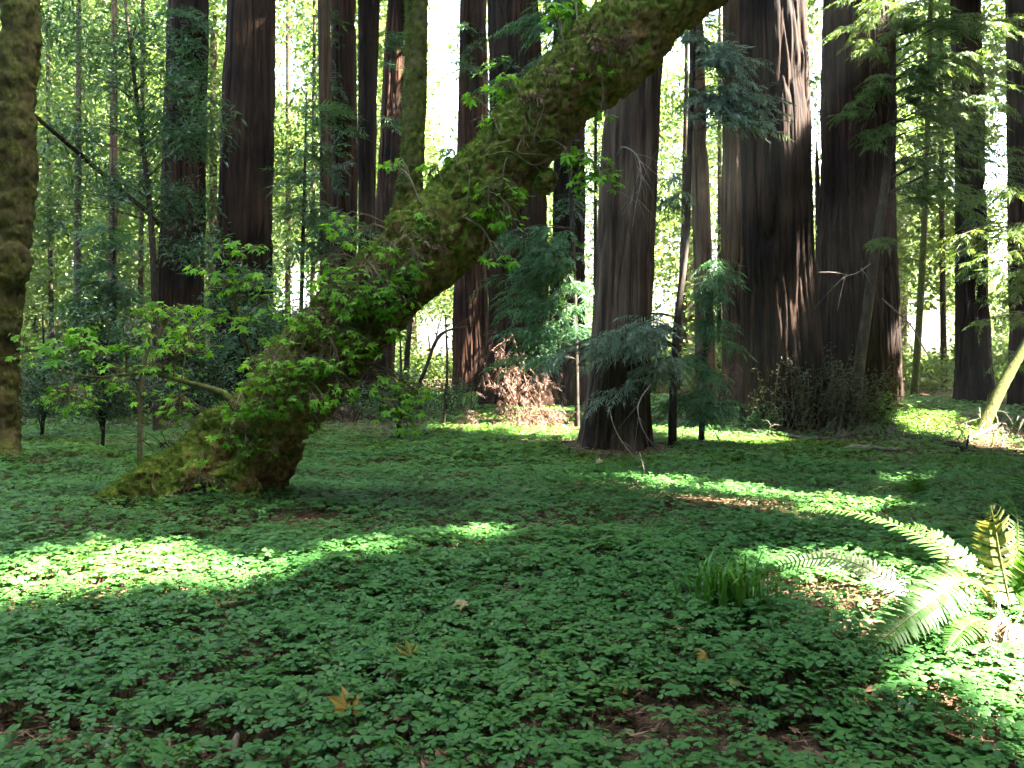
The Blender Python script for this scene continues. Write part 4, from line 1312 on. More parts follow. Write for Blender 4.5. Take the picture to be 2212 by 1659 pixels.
stick("fallen_branch", [(1810, 980, 12, 7), (1850, 975, 12, 11), (1900, 978, 12, 11), (1950, 980, 12, 7)], "short pale stick on bare litter below the two largest redwoods", 'branch', 'log', ground=True)
stick("fallen_branch", [(2060, 985, 11, 6), (2110, 950, 11, 9), (2160, 925, 11, 9), (2220, 905, 11, 10)], "sunlit fallen pole at the right edge by the leaning mossy stem", 'branch', 'log', fork=3, ground=True)
stick("fallen_branch", [(1700, 945, 12, 5), (1760, 955, 12, 6), (1840, 945, 12, 6), (1900, 925, 12, 5)], "thin brown branch on the root mound between the two largest redwoods", 'branch', 'dead_twig', fork=5, ground=True)
stick("fallen_branch", [(2010, 960, 12, 7), (2040, 965, 12, 12), (2075, 972, 12, 14), (2100, 985, 12, 8)], "dark rotten log end on the sunny litter, right of the root mound", 'branch', 'dark_bark', fork=5, ground=True)
stick("fallen_branch", [(1090, 1000, 9, 4), (1130, 985, 9, 4), (1190, 990, 9, 4)], "dark arched twig in the sorrel before the brown dead boughs", 'branch', 'dark_bark', fork=2, ground=True)
stick("fallen_branch", [(806, 1022, 8, 6), (826, 1014, 8, 6), (842, 1006, 8, 4)], "small rusty stick on the sorrel right of the leaning maple's foot", 'branch', 'log', ground=True)
stick("fallen_branch", [(494, 1668, 2.5, 16), (500, 1640, 2.5, 18), (508, 1612, 2.5, 12)], "stubby pale stick at the bottom edge among brown litter", 'branch', 'log', ground=True)
stick("fallen_branch", [(222, 1650, 2.5, 14), (230, 1620, 2.5, 14), (236, 1600, 2.5, 10)], "short whitish stick in the litter at the bottom left", 'branch', 'dead_twig', ground=True)
stick("bare_stem", [(1835, 1610, 2.45, 9), (1815, 1560, 2.5, 9), (1780, 1500, 2.6, 9), (1772, 1465, 2.65, 8), (1769, 1425, 2.7, 7)], "bare brown stem curving up from the sorrel under the big green fern frond", 'stem', 'dark_bark')

# tangled dark brush behind the leaning maple
def brush(cx, cy, Y, w, h, n, label, mat='dark_bark', dry=0):
    c = ground_at(cx, cy)
    root = thing("brush_tangle", c, label, 'brush')
    a = Acc()
    for _ in range(n):
        x = c[0] + rng.normal() * w * .5
        y = c[1] + rng.normal() * w * .25
        b = np.array([x, y, g0(x, y)])
        d = np.array([rng.normal() * .8, rng.normal() * .5, abs(rng.normal()) * .6 + .2])
        d /= np.linalg.norm(d)
        L = h * rng.uniform(.5, 1.4)
        P, R = smooth_path([b, b + d * L * .5 + np.array([0, 0, .08 * L]), b + d * L + rng.normal(0, .1, 3) * L], [.008, .006, .002], 9)
        a.add(*tube(P, R, 3, False))
        for _k in range(3):
            j = rng.integers(3, 9)
            e = P[j] + rng.normal(0, .25, 3) * L * .8
            q, r = smooth_path([P[j], (P[j] + e) / 2 + np.array([0, 0, .03]), e], [.004, .003, .001], 5)
            a.add(*tube(q, r, 3, False))
    a.build("twigs", M[mat], root)["kind"] = 'stuff'
    if dry:
        a = Acc()
        P = c + rng.normal(size=(dry, 3)) * np.array([w * .5, w * .25, h * .2]) + np.array([0, 0, h * .35])
        P[:, 2] = np.maximum(P[:, 2], gz(P[:, 0], P[:, 1]) + .02)
        scatter(a, FINE, P, rng.uniform(0, 6.3, dry), rng.normal(-.5, .5, dry), rng.normal(0, .5, dry), rng.uniform(.35, .7, dry))
        a.build("dry_foliage", M['dead_needle'], root)
    return root


brush(330, 900, 14, 2.6, 1.3, 170, "dark twig tangle on the shaded ground left of the leaning maple", dry=50)
brush(560, 905, 13, 2.6, 1.5, 170, "dense dark brush directly behind the leaning maple's lower trunk", dry=40)
brush(800, 905, 12.5, 2.2, 1.2, 130, "dark brush heap under the leaning maple, below its hanging leaves", dry=40)
brush(140, 905, 13, 2.2, 1.1, 110, "low twiggy brush beyond the root of the left-edge maple", dry=20)
brush(400, 985, 8.3, .8, .45, 16, "small bare twiggy plant behind the leaning maple's buttress root")
brush(1885, 950, 12.5, 1.6, .35, 60, "twiggy litter on the root mound below the massive redwood", 'dead_twig', dry=24)
brush(2160, 960, 12, 1.6, .5, 60, "sunlit dry twigs scattered about the leaning mossy stem", 'dead_twig', dry=14)
brush(2160, 1420, 3.2, .3, .18, 20, "curled dry stalks at the foot of the big fern", 'dead_twig')


def dead_bough(pts, n, label, sc=.6):
    root = thing("dead_bough", ground_at(pts[0][0], pts[0][1]), label, 'dead branch')
    a = Acc()
    P = [ground_at(pts[0][0], pts[0][1])] + [at(*p) for p in pts[1:]]
    q, r = smooth_path(P, np.linspace(.012, .004, len(P)), 20)
    a.add(*tube(q, r, 5))
    a.build("stem", M['dead_needle'], root)
    a = Acc()
    f = rng.integers(4, 20, n)
    n *= 3
    f = rng.integers(4, 20, n)
    pos = q[f] + rng.normal(0, .22, (n, 3)) * np.array([1, 1, .6])
    pos[:, 2] = np.maximum(pos[:, 2], gz(pos[:, 0], pos[:, 1]) + .08)
    scatter(a, FINE, pos, rng.uniform(0, 6.3, n), rng.normal(-.7, .4, n), rng.normal(0, .6, n), 1.15 * sc * rng.uniform(.5, 1.1, n))
    a.build("brown_sprays", M['dead_needle'], root)


dead_bough([(1150, 945), (1120, 880, 13.8), (1095, 830, 13.8), (1090, 770, 13.9), (1075, 740, 13.9)], 46, "tall brown dead bough standing at the sunny patch, leftmost of the brown ones")
dead_bough([(1190, 955), (1165, 890, 13.6), (1140, 840, 13.6), (1130, 800, 13.7)], 46, "sunlit pinkish dead bough in the middle of the bright patch")
dead_bough([(1230, 950), (1200, 920, 13.3), (1170, 900, 13.2), (1110, 900, 13.2)], 36, "low dead bough sprawling on the sunny ground left of the shaggy redwood")
dead_bough([(1175, 900), (1172, 850, 15.5), (1185, 815, 15.5), (1190, 790, 15.5)], 26, "drooping reddish dead spray right of the bright patch's tallest one")
dead_bough([(1545, 845), (1540, 815, 17.5), (1560, 795, 17.5), (1585, 790, 17.5)], 30, "reddish dead fern clump left of the largest redwood's foot", .7)
dead_bough([(965, 930), (985, 915, 13.5), (1030, 905, 13.5)], 16, "small brown dead spray at the left end of the bright patch")

# sprouts round the foot of the two largest redwoods
def sprouts(cx, cy, Y, w, h, n, label, leafm):
    c = ground_at(cx, cy)
    c = np.array([(cx - 1106) / FPX * Y, Y, g0((cx - 1106) / FPX * Y, Y)])
    root = thing("sprout_shrub", c, label, 'shrub')
    st, lf = Acc(), Acc()
    for _ in range(n):
        x, y = c[0] + rng.normal() * w * .4, c[1] + rng.normal() * w * .2
        b = np.array([x, y, g0(x, y) - .02])
        L = h * rng.uniform(.45, 1.1)
        e = b + np.array([rng.normal() * .3, rng.normal() * .2, 1]) * L
        P, R = smooth_path([b, (b + e) / 2 + rng.normal(0, .04, 3), e], [.008, .006, .002], 12)
        st.add(*tube(P, R, 4, False))
        k = int(48 * L) + 8
        f = rng.integers(2, 12, k)
        pos = P[f] + rng.normal(0, .05, (k, 3))
        scatter(lf, [NARROW, LEAF], pos, rng.uniform(0, 6.3, k), rng.normal(.1, .5, k), rng.normal(0, .5, k), rng.uniform(.05, .1, k))
    st.build("stems", M['twig'], root)
    lf.build("foliage", M[leafm], root)


M['sprout'] = leaf_mat("sprout_leaf", [(0.022, 0.028, 0.01), (0.04, 0.045, 0.016), (0.065, 0.065, 0.026)], .25, .5, 2, .3)
sprouts(1725, 900, 13.7, .9, 1.15, 34, "upright leafy sprouts against the right foot of the largest redwood", 'sprout')
sprouts(1790, 890, 14.2, .8, 1.3, 34, "tallest brownish-green sprouts in the slot between the two largest redwoods", 'sprout')
sprouts(1850, 915, 13.9, .7, .9, 22, "mixed sprouts before the leaning slender stem's foot", 'sprout')
sprouts(1640, 915, 13.6, .5, .55, 14, "short green sprouts at the left foot of the largest redwood", 'needle')
sprouts(1900, 900, 14.6, .5, .6, 14, "bright little sprouts at the massive redwood's sunlit right foot", 'needle_bright')

# ------------------------------------------------------------------ ground cover
BARE = [(1250, 1215, 260, 14, .55), (185, 1450, 60, 22, .9), (70, 1330, 90, 24, .5), (250, 1290, 90, 14, .6), (80, 1610, 140, 45, .9), (400, 1640, 190, 34, .9), (1430, 1600, 280, 60, .8), (1000, 1650, 900, 28, .35), (1900, 1380, 100, 30, .6), (1480, 1540, 150, 20, .6), (1830, 1320, 170, 50, .85), (1640, 1400, 110, 22, .6), (1200, 1480, 120, 10, .5), (1720, 1640, 160, 34, .75), (680, 1490, 80, 10, .5), (900, 1640, 120, 24, .7),
        (650, 1130, 90, 14, .9), (1150, 1150, 260, 20, .35), (1340, 985, 160, 18, .95), (1780, 960, 230, 24, .92), (1960, 985, 160, 16, .8), (600, 915, 330, 22, .95), (2150, 960, 110, 30, .85), (2170, 1400, 70, 34, .8), (1180, 930, 130, 20, .5), (330, 960, 200, 10, .5), (1130, 1290, 120, 14, .4), (1330, 1350, 130, 16, .45), (2110, 1570, 60, 22, .6), (900, 925, 180, 18, .8), (440, 1150, 120, 10, .7)]


def clover_density(P):
    px, py = proj(P)
    d = np.clip(1.25 + 1.5 * fbm(P * np.array([1.1, 1.1, 0]) + 3.3, 51, 3), 0.25, 1)
    for x, y, rx, ry, s in BARE:
        q = ((px - x) / rx) ** 2 + ((py - y) / ry) ** 2
        d *= 1 - s * np.exp(-q * q)
    return d


def on_trunk_foot(x, y):
    m = np.zeros(len(x), bool)
    for o in bpy.data.objects:
        if o.parent is None and o.name.startswith("redwood_tree"):
            m |= (x - o.location[0]) ** 2 + (y - o.location[1]) ** 2 < .55
    return m


def sample_ground(y0, y1, dens, margin):
    n = int(dens * (0.62 * (y1 ** 2 - y0 ** 2) * 1.02 + 2 * margin * (y1 - y0)))
    y = np.sqrt(rng.uniform(y0 ** 2, y1 ** 2, n))
    x = rng.uniform(-1, 1, n) * (0.635 * y + margin)
    return np.stack([x, y, gz(x, y)], 1)


def carpet():
    a = Acc()
    s0, s1 = sorrel_template(0), sorrel_template(1)
    for y0, y1, dens, tm, sc, stems in ((1.9, 5.2, 1750, s0, .0255, True), (5.2, 9, 1500, s1, .0275, False), (9, 15, 900, s1, .036, False), (15, 24, 130, s1, .075, False)):
        P = sample_ground(y0, y1, dens, 1.2)
        P = P[rng.random(len(P)) < clover_density(P)]
        P = P[~on_trunk_foot(P[:, 0], P[:, 1])]
        n = len(P)
        hgt = .075 + .05 * fbm(P * np.array([2.2, 2.2, 0]), 61, 2) + rng.normal(0, .018, n)
        hgt = np.maximum(hgt, .015)
        top = P + np.stack([rng.normal(0, .012, n), rng.normal(0, .012, n), hgt], 1)
        stamp(a, tm, top, rng.uniform(0, 6.3, n), rng.normal(0, .2, n), rng.normal(0, .2, n), sc * np.clip(np.exp(rng.normal(-.12, .33, n)), .4, 1.7), 0 if y0 < 9 else 1)
        if y0 < 9:
            q = rng.random(n) < .012
            k = int(q.sum())
            scatter(a, MAPLES, top[q] + np.array([0, 0, .02]), rng.uniform(0, 6.3, k), rng.normal(-.1, .3, k), rng.normal(0, .3, k), rng.uniform(.03, .06, k), 0)
        if stems:
            w = np.stack([np.cos(rng.uniform(0, 6, n)), np.sin(rng.uniform(0, 6, n)), np.zeros(n)], 1) * .0016
            Vs = np.stack([P - w, P + w, top + np.array([0, 0, -.002])], 1).reshape(-1, 3)
            a.add(Vs, T=np.arange(n * 3).reshape(-1, 3), m=2)
    tag(a.build("clover_carpet", [M['clover'], M['clover_far'], M['stem']]), kind='stuff')
    # yellow-green moss between
    a = Acc()
    for px, py, rx, ry, n in [(1650, 965, 200, 16, 9000), (1050, 930, 150, 22, 7000), (1960, 930, 110, 22, 7000), (1560, 1000, 260, 18, 5000), (1100, 985, 200, 16, 4000), (1420, 950, 40, 10, 1500), (60, 845, 90, 12, 2500)]:
        c = ground_at(px, py)
        q1, q2 = ground_at(px, py - ry), ground_at(px, py + ry)
        P = np.stack([c[0] + rng.normal(0, .5, n) * rx * c[1] / FPX, c[1] + rng.normal(0, .5, n) * max(.3, abs(q1[1] - q2[1]) / 2), np.zeros(n)], 1)
        P[:, 2] = gz(P[:, 0], P[:, 1]) + rng.uniform(.005, .05, n)
        P = P[~on_trunk_foot(P[:, 0], P[:, 1])]
        k = len(P)
        stamp(a, s1, P, rng.uniform(0, 6.3, k), rng.normal(0, .3, k), rng.normal(0, .3, k), rng.uniform(.02, .045, k))
    tag(a.build("ground_moss", M['moss_ground']), kind='stuff')


carpet()


NEEDLE = (np.array([(0, 0, 0), (.7, .05, .03), (1.6, 0, 0), (.7, -.05, .0)], float), np.array([(0, 1, 2), (0, 2, 3)]))


def leaf_litter():
    a = Acc()
    for y0, y1, dens, sc in ((1.9, 6, 1500, .031), (6, 16, 260, .042), (16, 26, 30, .08)):
        P = sample_ground(y0, y1, dens, 1.0)
        P = P[rng.random(len(P)) < 1.15 - .75 * clover_density(P)]
        n = len(P)
        P[:, 2] += .006 + rng.uniform(0, .02, n)
        t = [NARROW, LEAF] if y0 > 5 else [NARROW, LEAF, NARROW, NEEDLE, NEEDLE, NARROW, MAPLES[1]]
        scatter(a, t, P, rng.uniform(0, 6.3, n), rng.normal(0, .25, n), rng.normal(0, .3, n), sc * rng.uniform(.6, 1.7, n))
    # twigs
    P = np.vstack([sample_ground(1.9, 6, 16, .5), sample_ground(6, 16, 2, .5)])
    for b in P:
        t = rng.uniform(0, 6.3)
        L = rng.uniform(.05, .3)
        e = b + np.array([math.cos(t) * L, math.sin(t) * L, 0])
        e[2] = g0(e[0], e[1]) + rng.uniform(.005, .04)
        m_ = (b + e) / 2 + np.array([0, 0, .01])
        a.add(*tube(np.array([b + np.array([0, 0, .008]), m_, e]), np.array([.004, .003, .0015]), 3, False), m=1)
    tag(a.build("leaf_litter", [M['litter'], M['log']]), kind='stuff')


leaf_litter()

# ------------------------------------------------------------------ ferns
def frond(root, path, half, mat, name="frond", n=34, up=(0, 0, 1), bare=.18, curl=.25, droop=.25, label=None, stemmat='fern_gold', keep=1.0, wfac=.22):
    P, R = smooth_path(path, np.linspace(.005, .0015, len(path)), 60)
    a = Acc()
    a.add(*tube(P, R, 5), m=1)
    T = np.gradient(P, axis=0)
    T /= np.linalg.norm(T, axis=1)[:, None]
    up = np.asarray(up, float)
    for i in range(n):
        f = bare + (1 - bare) * (i + .5) / n
        g = (f - bare) / (1 - bare)
        j = min(59, int(f * 59))
        t = T[j]
        s = np.cross(t, up)
        s /= np.linalg.norm(s) + 1e-9
        u = np.cross(s, t)
        ln = half * min(1, .45 + g * 3.0) * (1 - g ** 2.2) ** .8 * rng.uniform(.9, 1.08)
        if ln < .006:
            continue
        for sg in (-1, 1):
            if rng.random() > keep:
                continue
            d = s * sg + t * (.22 + .3 * g) + u * rng.normal(0.05, .1)
            d /= np.linalg.norm(d)
            w = t * ln * wfac * .5
            w = t * max(.004, min(.0085, ln * wfac * .5))
            b = P[j] + s * sg * .002
            m1 = b + d * ln * .35 + u * .02 * ln
            m2 = b + d * ln * .75 - u * droop * ln * .35 + t * curl * ln * .18
            e = b + d * ln - u * droop * ln * .8 + t * curl * ln * .4
            Vp = [b - w * .7, b + w * 1.1, m1 + w, m1 - w, m2 + w * .75, m2 - w * .75, e]
            a.add(np.array(Vp), T=[(4, 6, 5)], Q=[(0, 1, 2, 3), (3, 2, 4, 5)], m=0)
    o = a.build(name, [M[mat], M[stemmat]], root)
    if label:
        o["label"] = label
    return o


fb = ground_at(2190, 1392)
FERN = thing("sword_fern", fb, "large sword fern at the right, one broad green frond reaching down left", 'fern')
B = fb + np.array([0, 0, .04])
frond(FERN, [B, at(2140, 1300, 3.3), at(2090, 1252, 3.2), at(2010, 1300, 3.05), at(1930, 1360, 2.95), at(1842, 1436, 2.85)], .115, 'fern', n=62, bare=.3, label="broad bright green frond arching down to the left", up=(-.35, -.75, .55), droop=.12)
frond(FERN, [B, at(2060, 1335, 3.55), at(1940, 1268, 3.65), at(1860, 1222, 3.75), at(1790, 1205, 3.85), at(1710, 1215, 3.95), at(1635, 1245, 4.05)], .085, 'fern_grey', n=44, bare=.26, label="faded greyish frond arching far left", up=(.25, -.75, .55), droop=.1)
frond(FERN, [B, at(2120, 1270, 3.7), at(2050, 1195, 3.9), at(1950, 1140, 4.1), at(1850, 1108, 4.25), at(1760, 1100, 4.35), at(1690, 1108, 4.4)], .09, 'fern', n=44, bare=.3, up=(0, -.25, 1))
frond(FERN, [B, at(2130, 1260, 3.5), at(2070, 1190, 3.6), at(2010, 1148, 3.7), at(1965, 1135, 3.75), at(1930, 1145, 3.8)], .075, 'fern', n=30, bare=.35, up=(.2, -.6, .7))
frond(FERN, [B, at(2180, 1300, 3.45), at(2160, 1200, 3.5), at(2148, 1130, 3.5), at(2140, 1092, 3.4)], .12, 'fern_gold', n=30, bare=.3, label="upright golden frond with a curled brown tip", up=(0, -1, .1), keep=.85)
frond(FERN, [B, at(2215, 1300, 3.3), at(2240, 1210, 3.3), at(2270, 1150, 3.2)], .1, 'fern', n=30, bare=.3, up=(0, -1, .2))
frond(FERN, [B, at(2150, 1310, 3.3), at(2110, 1260, 3.2), at(2085, 1270, 3.1), at(2075, 1300, 3.1)], .07, 'fern_gold', n=18, bare=.4, keep=.5)
frond(FERN, [B, at(2110, 1330, 3.6), at(2030, 1240, 3.9), at(1985, 1225, 4.0), at(1950, 1215, 4.0)], .02, 'dead_fern', name="dead_frond", n=14, bare=.5, keep=.7)
frond(FERN, [B, at(2130, 1300, 3.6), at(2050, 1200, 3.8), at(2035, 1240, 3.8), at(2030, 1270, 3.75)], .045, 'dead_fern', name="dead_frond", n=26, bare=.45, droop=.9, curl=1.2)
frond(FERN, [B, at(2160, 1270, 3.9), at(2110, 1165, 4.1), at(2040, 1110, 4.3), at(1960, 1090, 4.5)], .085, 'fern', n=44, bare=.3, up=(.1, -.4, .9))
frond(FERN, [B, at(2200, 1270, 3.7), at(2200, 1160, 3.9), at(2190, 1090, 4.1), at(2160, 1060, 4.3)], .09, 'fern', n=40, bare=.3, up=(.2, -.8, .4))
frond(FERN, [B, at(2150, 1350, 3.2), at(2090, 1350, 3.0), at(2040, 1410, 2.85)], .08, 'fern', n=40, bare=.3, up=(-.2, -.5, .8))
for (x1, y1, Y1), (x2, y2, Y2) in [((2150, 1350, 3.2), (2110, 1400, 3.0)), ((2170, 1340, 3.2), (2130, 1420, 3.0)), ((2160, 1370, 3.2), (2090, 1450, 2.9)), ((2190, 1350, 3.1), (2190, 1430, 2.9)), ((2200, 1360, 3.1), (2215, 1450, 2.9)), ((2140, 1350, 3.4), (2020, 1340, 3.6))]:
    frond(FERN, [B, at(x1, y1, Y1), at(x2, y2, Y2)], .06, 'dead_fern', name="dead_frond", n=26, bare=.3, droop=.9, curl=1.3, stemmat='dead_fern', keep=.9)

fb2 = ground_at(2290, 1130)
FERN2 = thing("sword_fern", fb2, "darker sword fern behind the large one, feathery fronds entering from the right edge", 'fern')
B = fb2 + np.array([0, 0, .04])
for tgt in [[(2200, 1030, 5.5), (2080, 985, 5.3), (1960, 985, 5.2)], [(2230, 1010, 5.6), (2130, 985, 5.6), (2030, 1010, 5.6)], [(2210, 1060, 5.3), (2110, 1030, 5.1), (2010, 1060, 5.0)], [(2260, 1000, 5.6), (2230, 950, 5.6), (2190, 945, 5.6)], [(2220, 1090, 5.2), (2150, 1075, 5.0), (2090, 1100, 4.9)]]:
    frond(FERN2, [B] + [at(*t) for t in tgt], .15, 'fern', n=40, bare=.15, up=(0, -.3, 1))
fb3 = ground_at(1985, 1085)
FERN3 = thing("sword_fern", fb3, "small sword fern past the large one's arching frond tips", 'fern')
B = fb3 + np.array([0, 0, .03])
for tgt in [[(1940, 1045, 6.5), (1880, 1060, 6.3)], [(1970, 1030, 6.6), (1930, 1015, 6.5)], [(2010, 1035, 6.5), (2050, 1045, 6.4)], [(1950, 1070, 6.3), (1890, 1085, 6.1)]]:
    frond(FERN3, [B] + [at(*t) for t in tgt], .08, 'fern', n=26, bare=.12, up=(0, -.3, 1))

# ------------------------------------------------------------------ grass tufts and small plants
def tuft(cx, cy, n, h, w, label, spread):
    c = ground_at(cx, cy)
    root = thing("grass_tuft", c, label, 'grass tuft')
    a = Acc()
    for _ in range(n):
        t = rng.uniform(0, 6.3)
        b = c + np.array([rng.normal() * spread, rng.normal() * spread * .6, 0])
        b[2] = g0(b[0], b[1])
        L = h * rng.uniform(.55, 1.1)
        o = np.array([math.cos(t), math.sin(t), 0]) * rng.uniform(.1, .5) * L
        P, _r = smooth_path([b, b + o * .3 + np.array([0, 0, L * .7]), b + o + np.array([0, 0, L * rng.uniform(.45, .95)])], [1, 1, 1], 9)
        s = np.array([-math.sin(t), math.cos(t), 0])
        wd = w * np.r_[.7, 1, 1, 1, .95, .85, .7, .45, .05]
        Vp = np.stack([P - s * wd[:, None] * .5, P + s * wd[:, None] * .5], 1).reshape(-1, 3)
        k = np.arange(8) * 2
        a.add(Vp, Q=np.stack([k, k + 1, k + 3, k + 2], 1))
    a.build("blades", M['grass'], root)


tuft(1590, 1352, 120, .36, .012, "dense tuft of upright grassy blades left of the fern", .085)
tuft(205, 1068, 9, .26, .014, "few pale green blades at the left root of the leaning maple", .03)
tuft(240, 1060, 5, .16, .010, "tiny blade clump tight against the leaning maple's buttress root", .02)


def small_plant(cx, cy, n, h, size, label, name="seedling", mat='maple_leaf', spread=.12):
    c = ground_at(cx, cy)
    root = thing(name, c, label, 'plant')
    a = Acc()
    f, E = a, []
    for i in range(n):
        e = c + np.array([rng.normal() * spread, rng.normal() * spread, h * rng.uniform(.5, 1)])
        P, R = smooth_path([c, (c + e) / 2 + rng.normal(0, .01, 3), e], [.003, .002, .0015], 6)
        a.add(*tube(P, R, 3, False), m=0)
        E += [P[3], P[4], P[5]]
    E = np.array(E)
    scatter(f, MAPLES, E, rng.uniform(0, 6.3, n * 3), rng.normal(-.1, .3, n * 3), rng.normal(0, .3, n * 3), size * rng.uniform(.6, 1.1, n * 3), 1)
    f.build("shoots", [M['twig'], M[mat]], root)


small_plant(832, 985, 6, .22, .07, "pale leafy seedling standing in the sorrel behind the leaning maple's foot")
small_plant(835, 1640, 2, .1, .07, "bright green seedling leaf at the bottom edge", spread=.02)
small_plant(1060, 960, 5, .2, .07, "leafy seedling at the front of the sunny patch")
small_plant(1300, 1022, 4, .16, .06, "small seedling below the shaggy grey redwood")
small_plant(1890, 905, 8, .45, .12, "blue-green leafy seedling on the root mound of the massive redwood", spread=.2)

CURL = [maple_template(.4, 5, .6), maple_template(.34, 6, .55), maple_template(.28, 7, .62)]


def fallen_leaf(cx, cy, size, label, mat, pitch=0.0, lift=.08, group=None):
    c = ground_at(cx, cy + 6)
    a = Acc()
    P = np.array([[c[0], c[1], c[2] + lift]])
    scatter(a, CURL, P, np.array([rng.uniform(0, 6.3) if pitch < .8 else rng.uniform(1.1, 2.0)]), np.array([pitch]), np.array([rng.normal(0, .3)]), size)
    o = a.build("fallen_leaf", M[mat])
    # real thickness: a leaf blade is about half a millimetre
    md = o.modifiers.new("blade", 'SOLIDIFY')
    md.thickness = .0006
    tag(o, label, 'fallen leaf', group)


fallen_leaf(752, 1600, .12, "big curled yellow maple leaf standing in the sorrel near the bottom edge", 'yellow_leaf', 1.1, .09)
fallen_leaf(885, 1465, .10, "yellow-green withered leaf upright in the sorrel, above the big curled yellow one", 'lime_leaf', 1.3, .08)
fallen_leaf(1003, 1350, .085, "cream dry leaf lying flat on the sorrel in mid-glade", 'pale_leaf', .1, .12)
fallen_leaf(1483, 1420, .07, "yellowish leaf on the sorrel just below the grass tuft", 'pale_leaf', .3, .12)
fallen_leaf(1530, 1470, .07, "ochre curled leaf two hands below the grass tuft", 'yellow_leaf', .5, .1)
fallen_leaf(1070, 1572, .06, "small tan leaf among sorrel right of the big curled yellow leaf", 'pale_leaf', .9, .06)
fallen_leaf(1345, 1530, .07, "lime-yellow leaf by the bare litter patch at the bottom", 'lime_leaf', .9, .06)
fallen_leaf(1660, 1612, .09, "rust-brown leaf on bare litter near the bottom right", 'rust_leaf', .1, .03)
fallen_leaf(1580, 1520, .075, "yellow-green leaf at the upper edge of the bare litter patch", 'lime_leaf', .4, .08)
fallen_leaf(940, 1655, .07, "orange leaf half cut by the bottom edge", 'rust_leaf', .2, .05)
fallen_leaf(390, 1030, .055, "orange leaf stuck on top of the leaning maple's buttress root", 'rust_leaf', 1.0, .3)
fallen_leaf(1730, 1262, .06, "pale leaf in the litter behind the faded frond", 'pale_leaf', .3, .03)
fallen_leaf(1650, 1290, .06, "pale green-yellow leaf on litter right of the grass tuft", 'lime_leaf', .3, .05)
fallen_leaf(425, 1480, .06, "ochre leaf deep in the sorrel at the left", 'yellow_leaf', .4, .07)
fallen_leaf(545, 1262, .06, "ochre leaf at the edge of the long sunny streak", 'yellow_leaf', .3, .08)
fallen_leaf(1295, 1008, .1, "cream scrap of leaf upright in the sorrel before the shaggy redwood", 'pale_leaf', 1.2, .08)
fallen_leaf(120, 1600, .09, "grey-brown leaf flat on the litter at the bottom left", 'litter', .1, .03)

# ------------------------------------------------------------------ far trees
GAPS = [(950, 150, 42, 190), (1056, 200, 12, 200), (942, 735, 62, 75), (640, 640, 50, 80), (620, 160, 34, 90), (1275, 560, 18, 150), (1425, 700, 26, 60), (1545, 560, 20, 140), (2010, 750, 80, 110), (2120, 370, 110, 75), (2170, 560, 50, 60), (1773, 260, 26, 300), (470, 50, 14, 60), (970, 330, 30, 60), (2180, 280, 40, 60), (1800, 500, 22, 160), (1420, 640, 22, 40), (165, 570, 20, 26), (460, 690, 8, 10), (1030, 60, 12, 60)]


def open_sky(P, rnd):
    px, py = proj(P)
    k = np.zeros(len(P))
    rnd = np.where(py > 772, 2.0, rnd)
    for x, y, rx, ry in GAPS:
        q = ((px - x) / rx) ** 2 + ((py - y) / ry) ** 2
        k = np.maximum(k, np.exp(-(q ** 1.5)))
    return rnd > np.minimum(1, k * 1.25)


def far_tree_parts(x, y, h, R, nleaf, low):
    z0 = g0(x, y)
    tr = tube(*smooth_path([(x, y, z0 - .2), (x + rng.normal() * .1, y, z0 + h * .5), (x + rng.normal() * .3, y, z0 + h)], [.16 + .012 * h, .1 + .008 * h, .03], 10), 7, False)
    z = low + (h - low) * rng.random(nleaf) ** .9
    f = (z - low) / (h - low)
    rad = R * (1 - .7 * f) * np.sqrt(rng.uniform(.05, 1, nleaf))
    a = rng.uniform(0, 6.3, nleaf)
    P = np.stack([x + rad * np.cos(a), y + rad * np.sin(a), z0 + z], 1)
    lump = fbm(P * .42, 91, 2)
    lim = -.02 if x > -.1 * y else -.45
    P = P[lump > lim + .1 * rng.random(nleaf)]
    return tr, P


fw = Acc()
NF = 0
ring = []
for i in range(240):
    y = 28 + 67 * rng.random() ** 1.2
    x = rng.uniform(-1, 1) * (.66 * y + 5)
    ring.append((x, y))
for x, y in ring:
    h = rng.uniform(14, 30)
    tr, P = far_tree_parts(x, y, h, rng.uniform(2.2, 4.2), 470, rng.uniform(.2, 3.5))
    V_, T_, Q_ = tr
    pxm = proj(np.array([[x, y, 3.0]]))[0][0]
    if not any(abs(pxm - g[0]) < g[2] * .8 for g in GAPS) and rng.random() < .3:
        fw.add(V_, T_, Q_, 0)
    vis = proj(P)
    P = P[(vis[1] > -200)]
    P = P[open_sky(P, rng.random(len(P)))]
    P = P[~in_shaft(P, .1)]
    k = len(P)
    scatter(fw, CLUMP, P, rng.uniform(0, 6.3, k), rng.normal(0, .4, k), rng.normal(0, .4, k), rng.uniform(.8, 1.5, k) * (1.0 + (y - 28) / 90), 1)
tag(fw.build("distant_forest", [M['thin_bark'], M['forest_leaf']]), kind='stuff')
fw = Acc()  # unseen trees behind and beside the camera, added to block low sky light
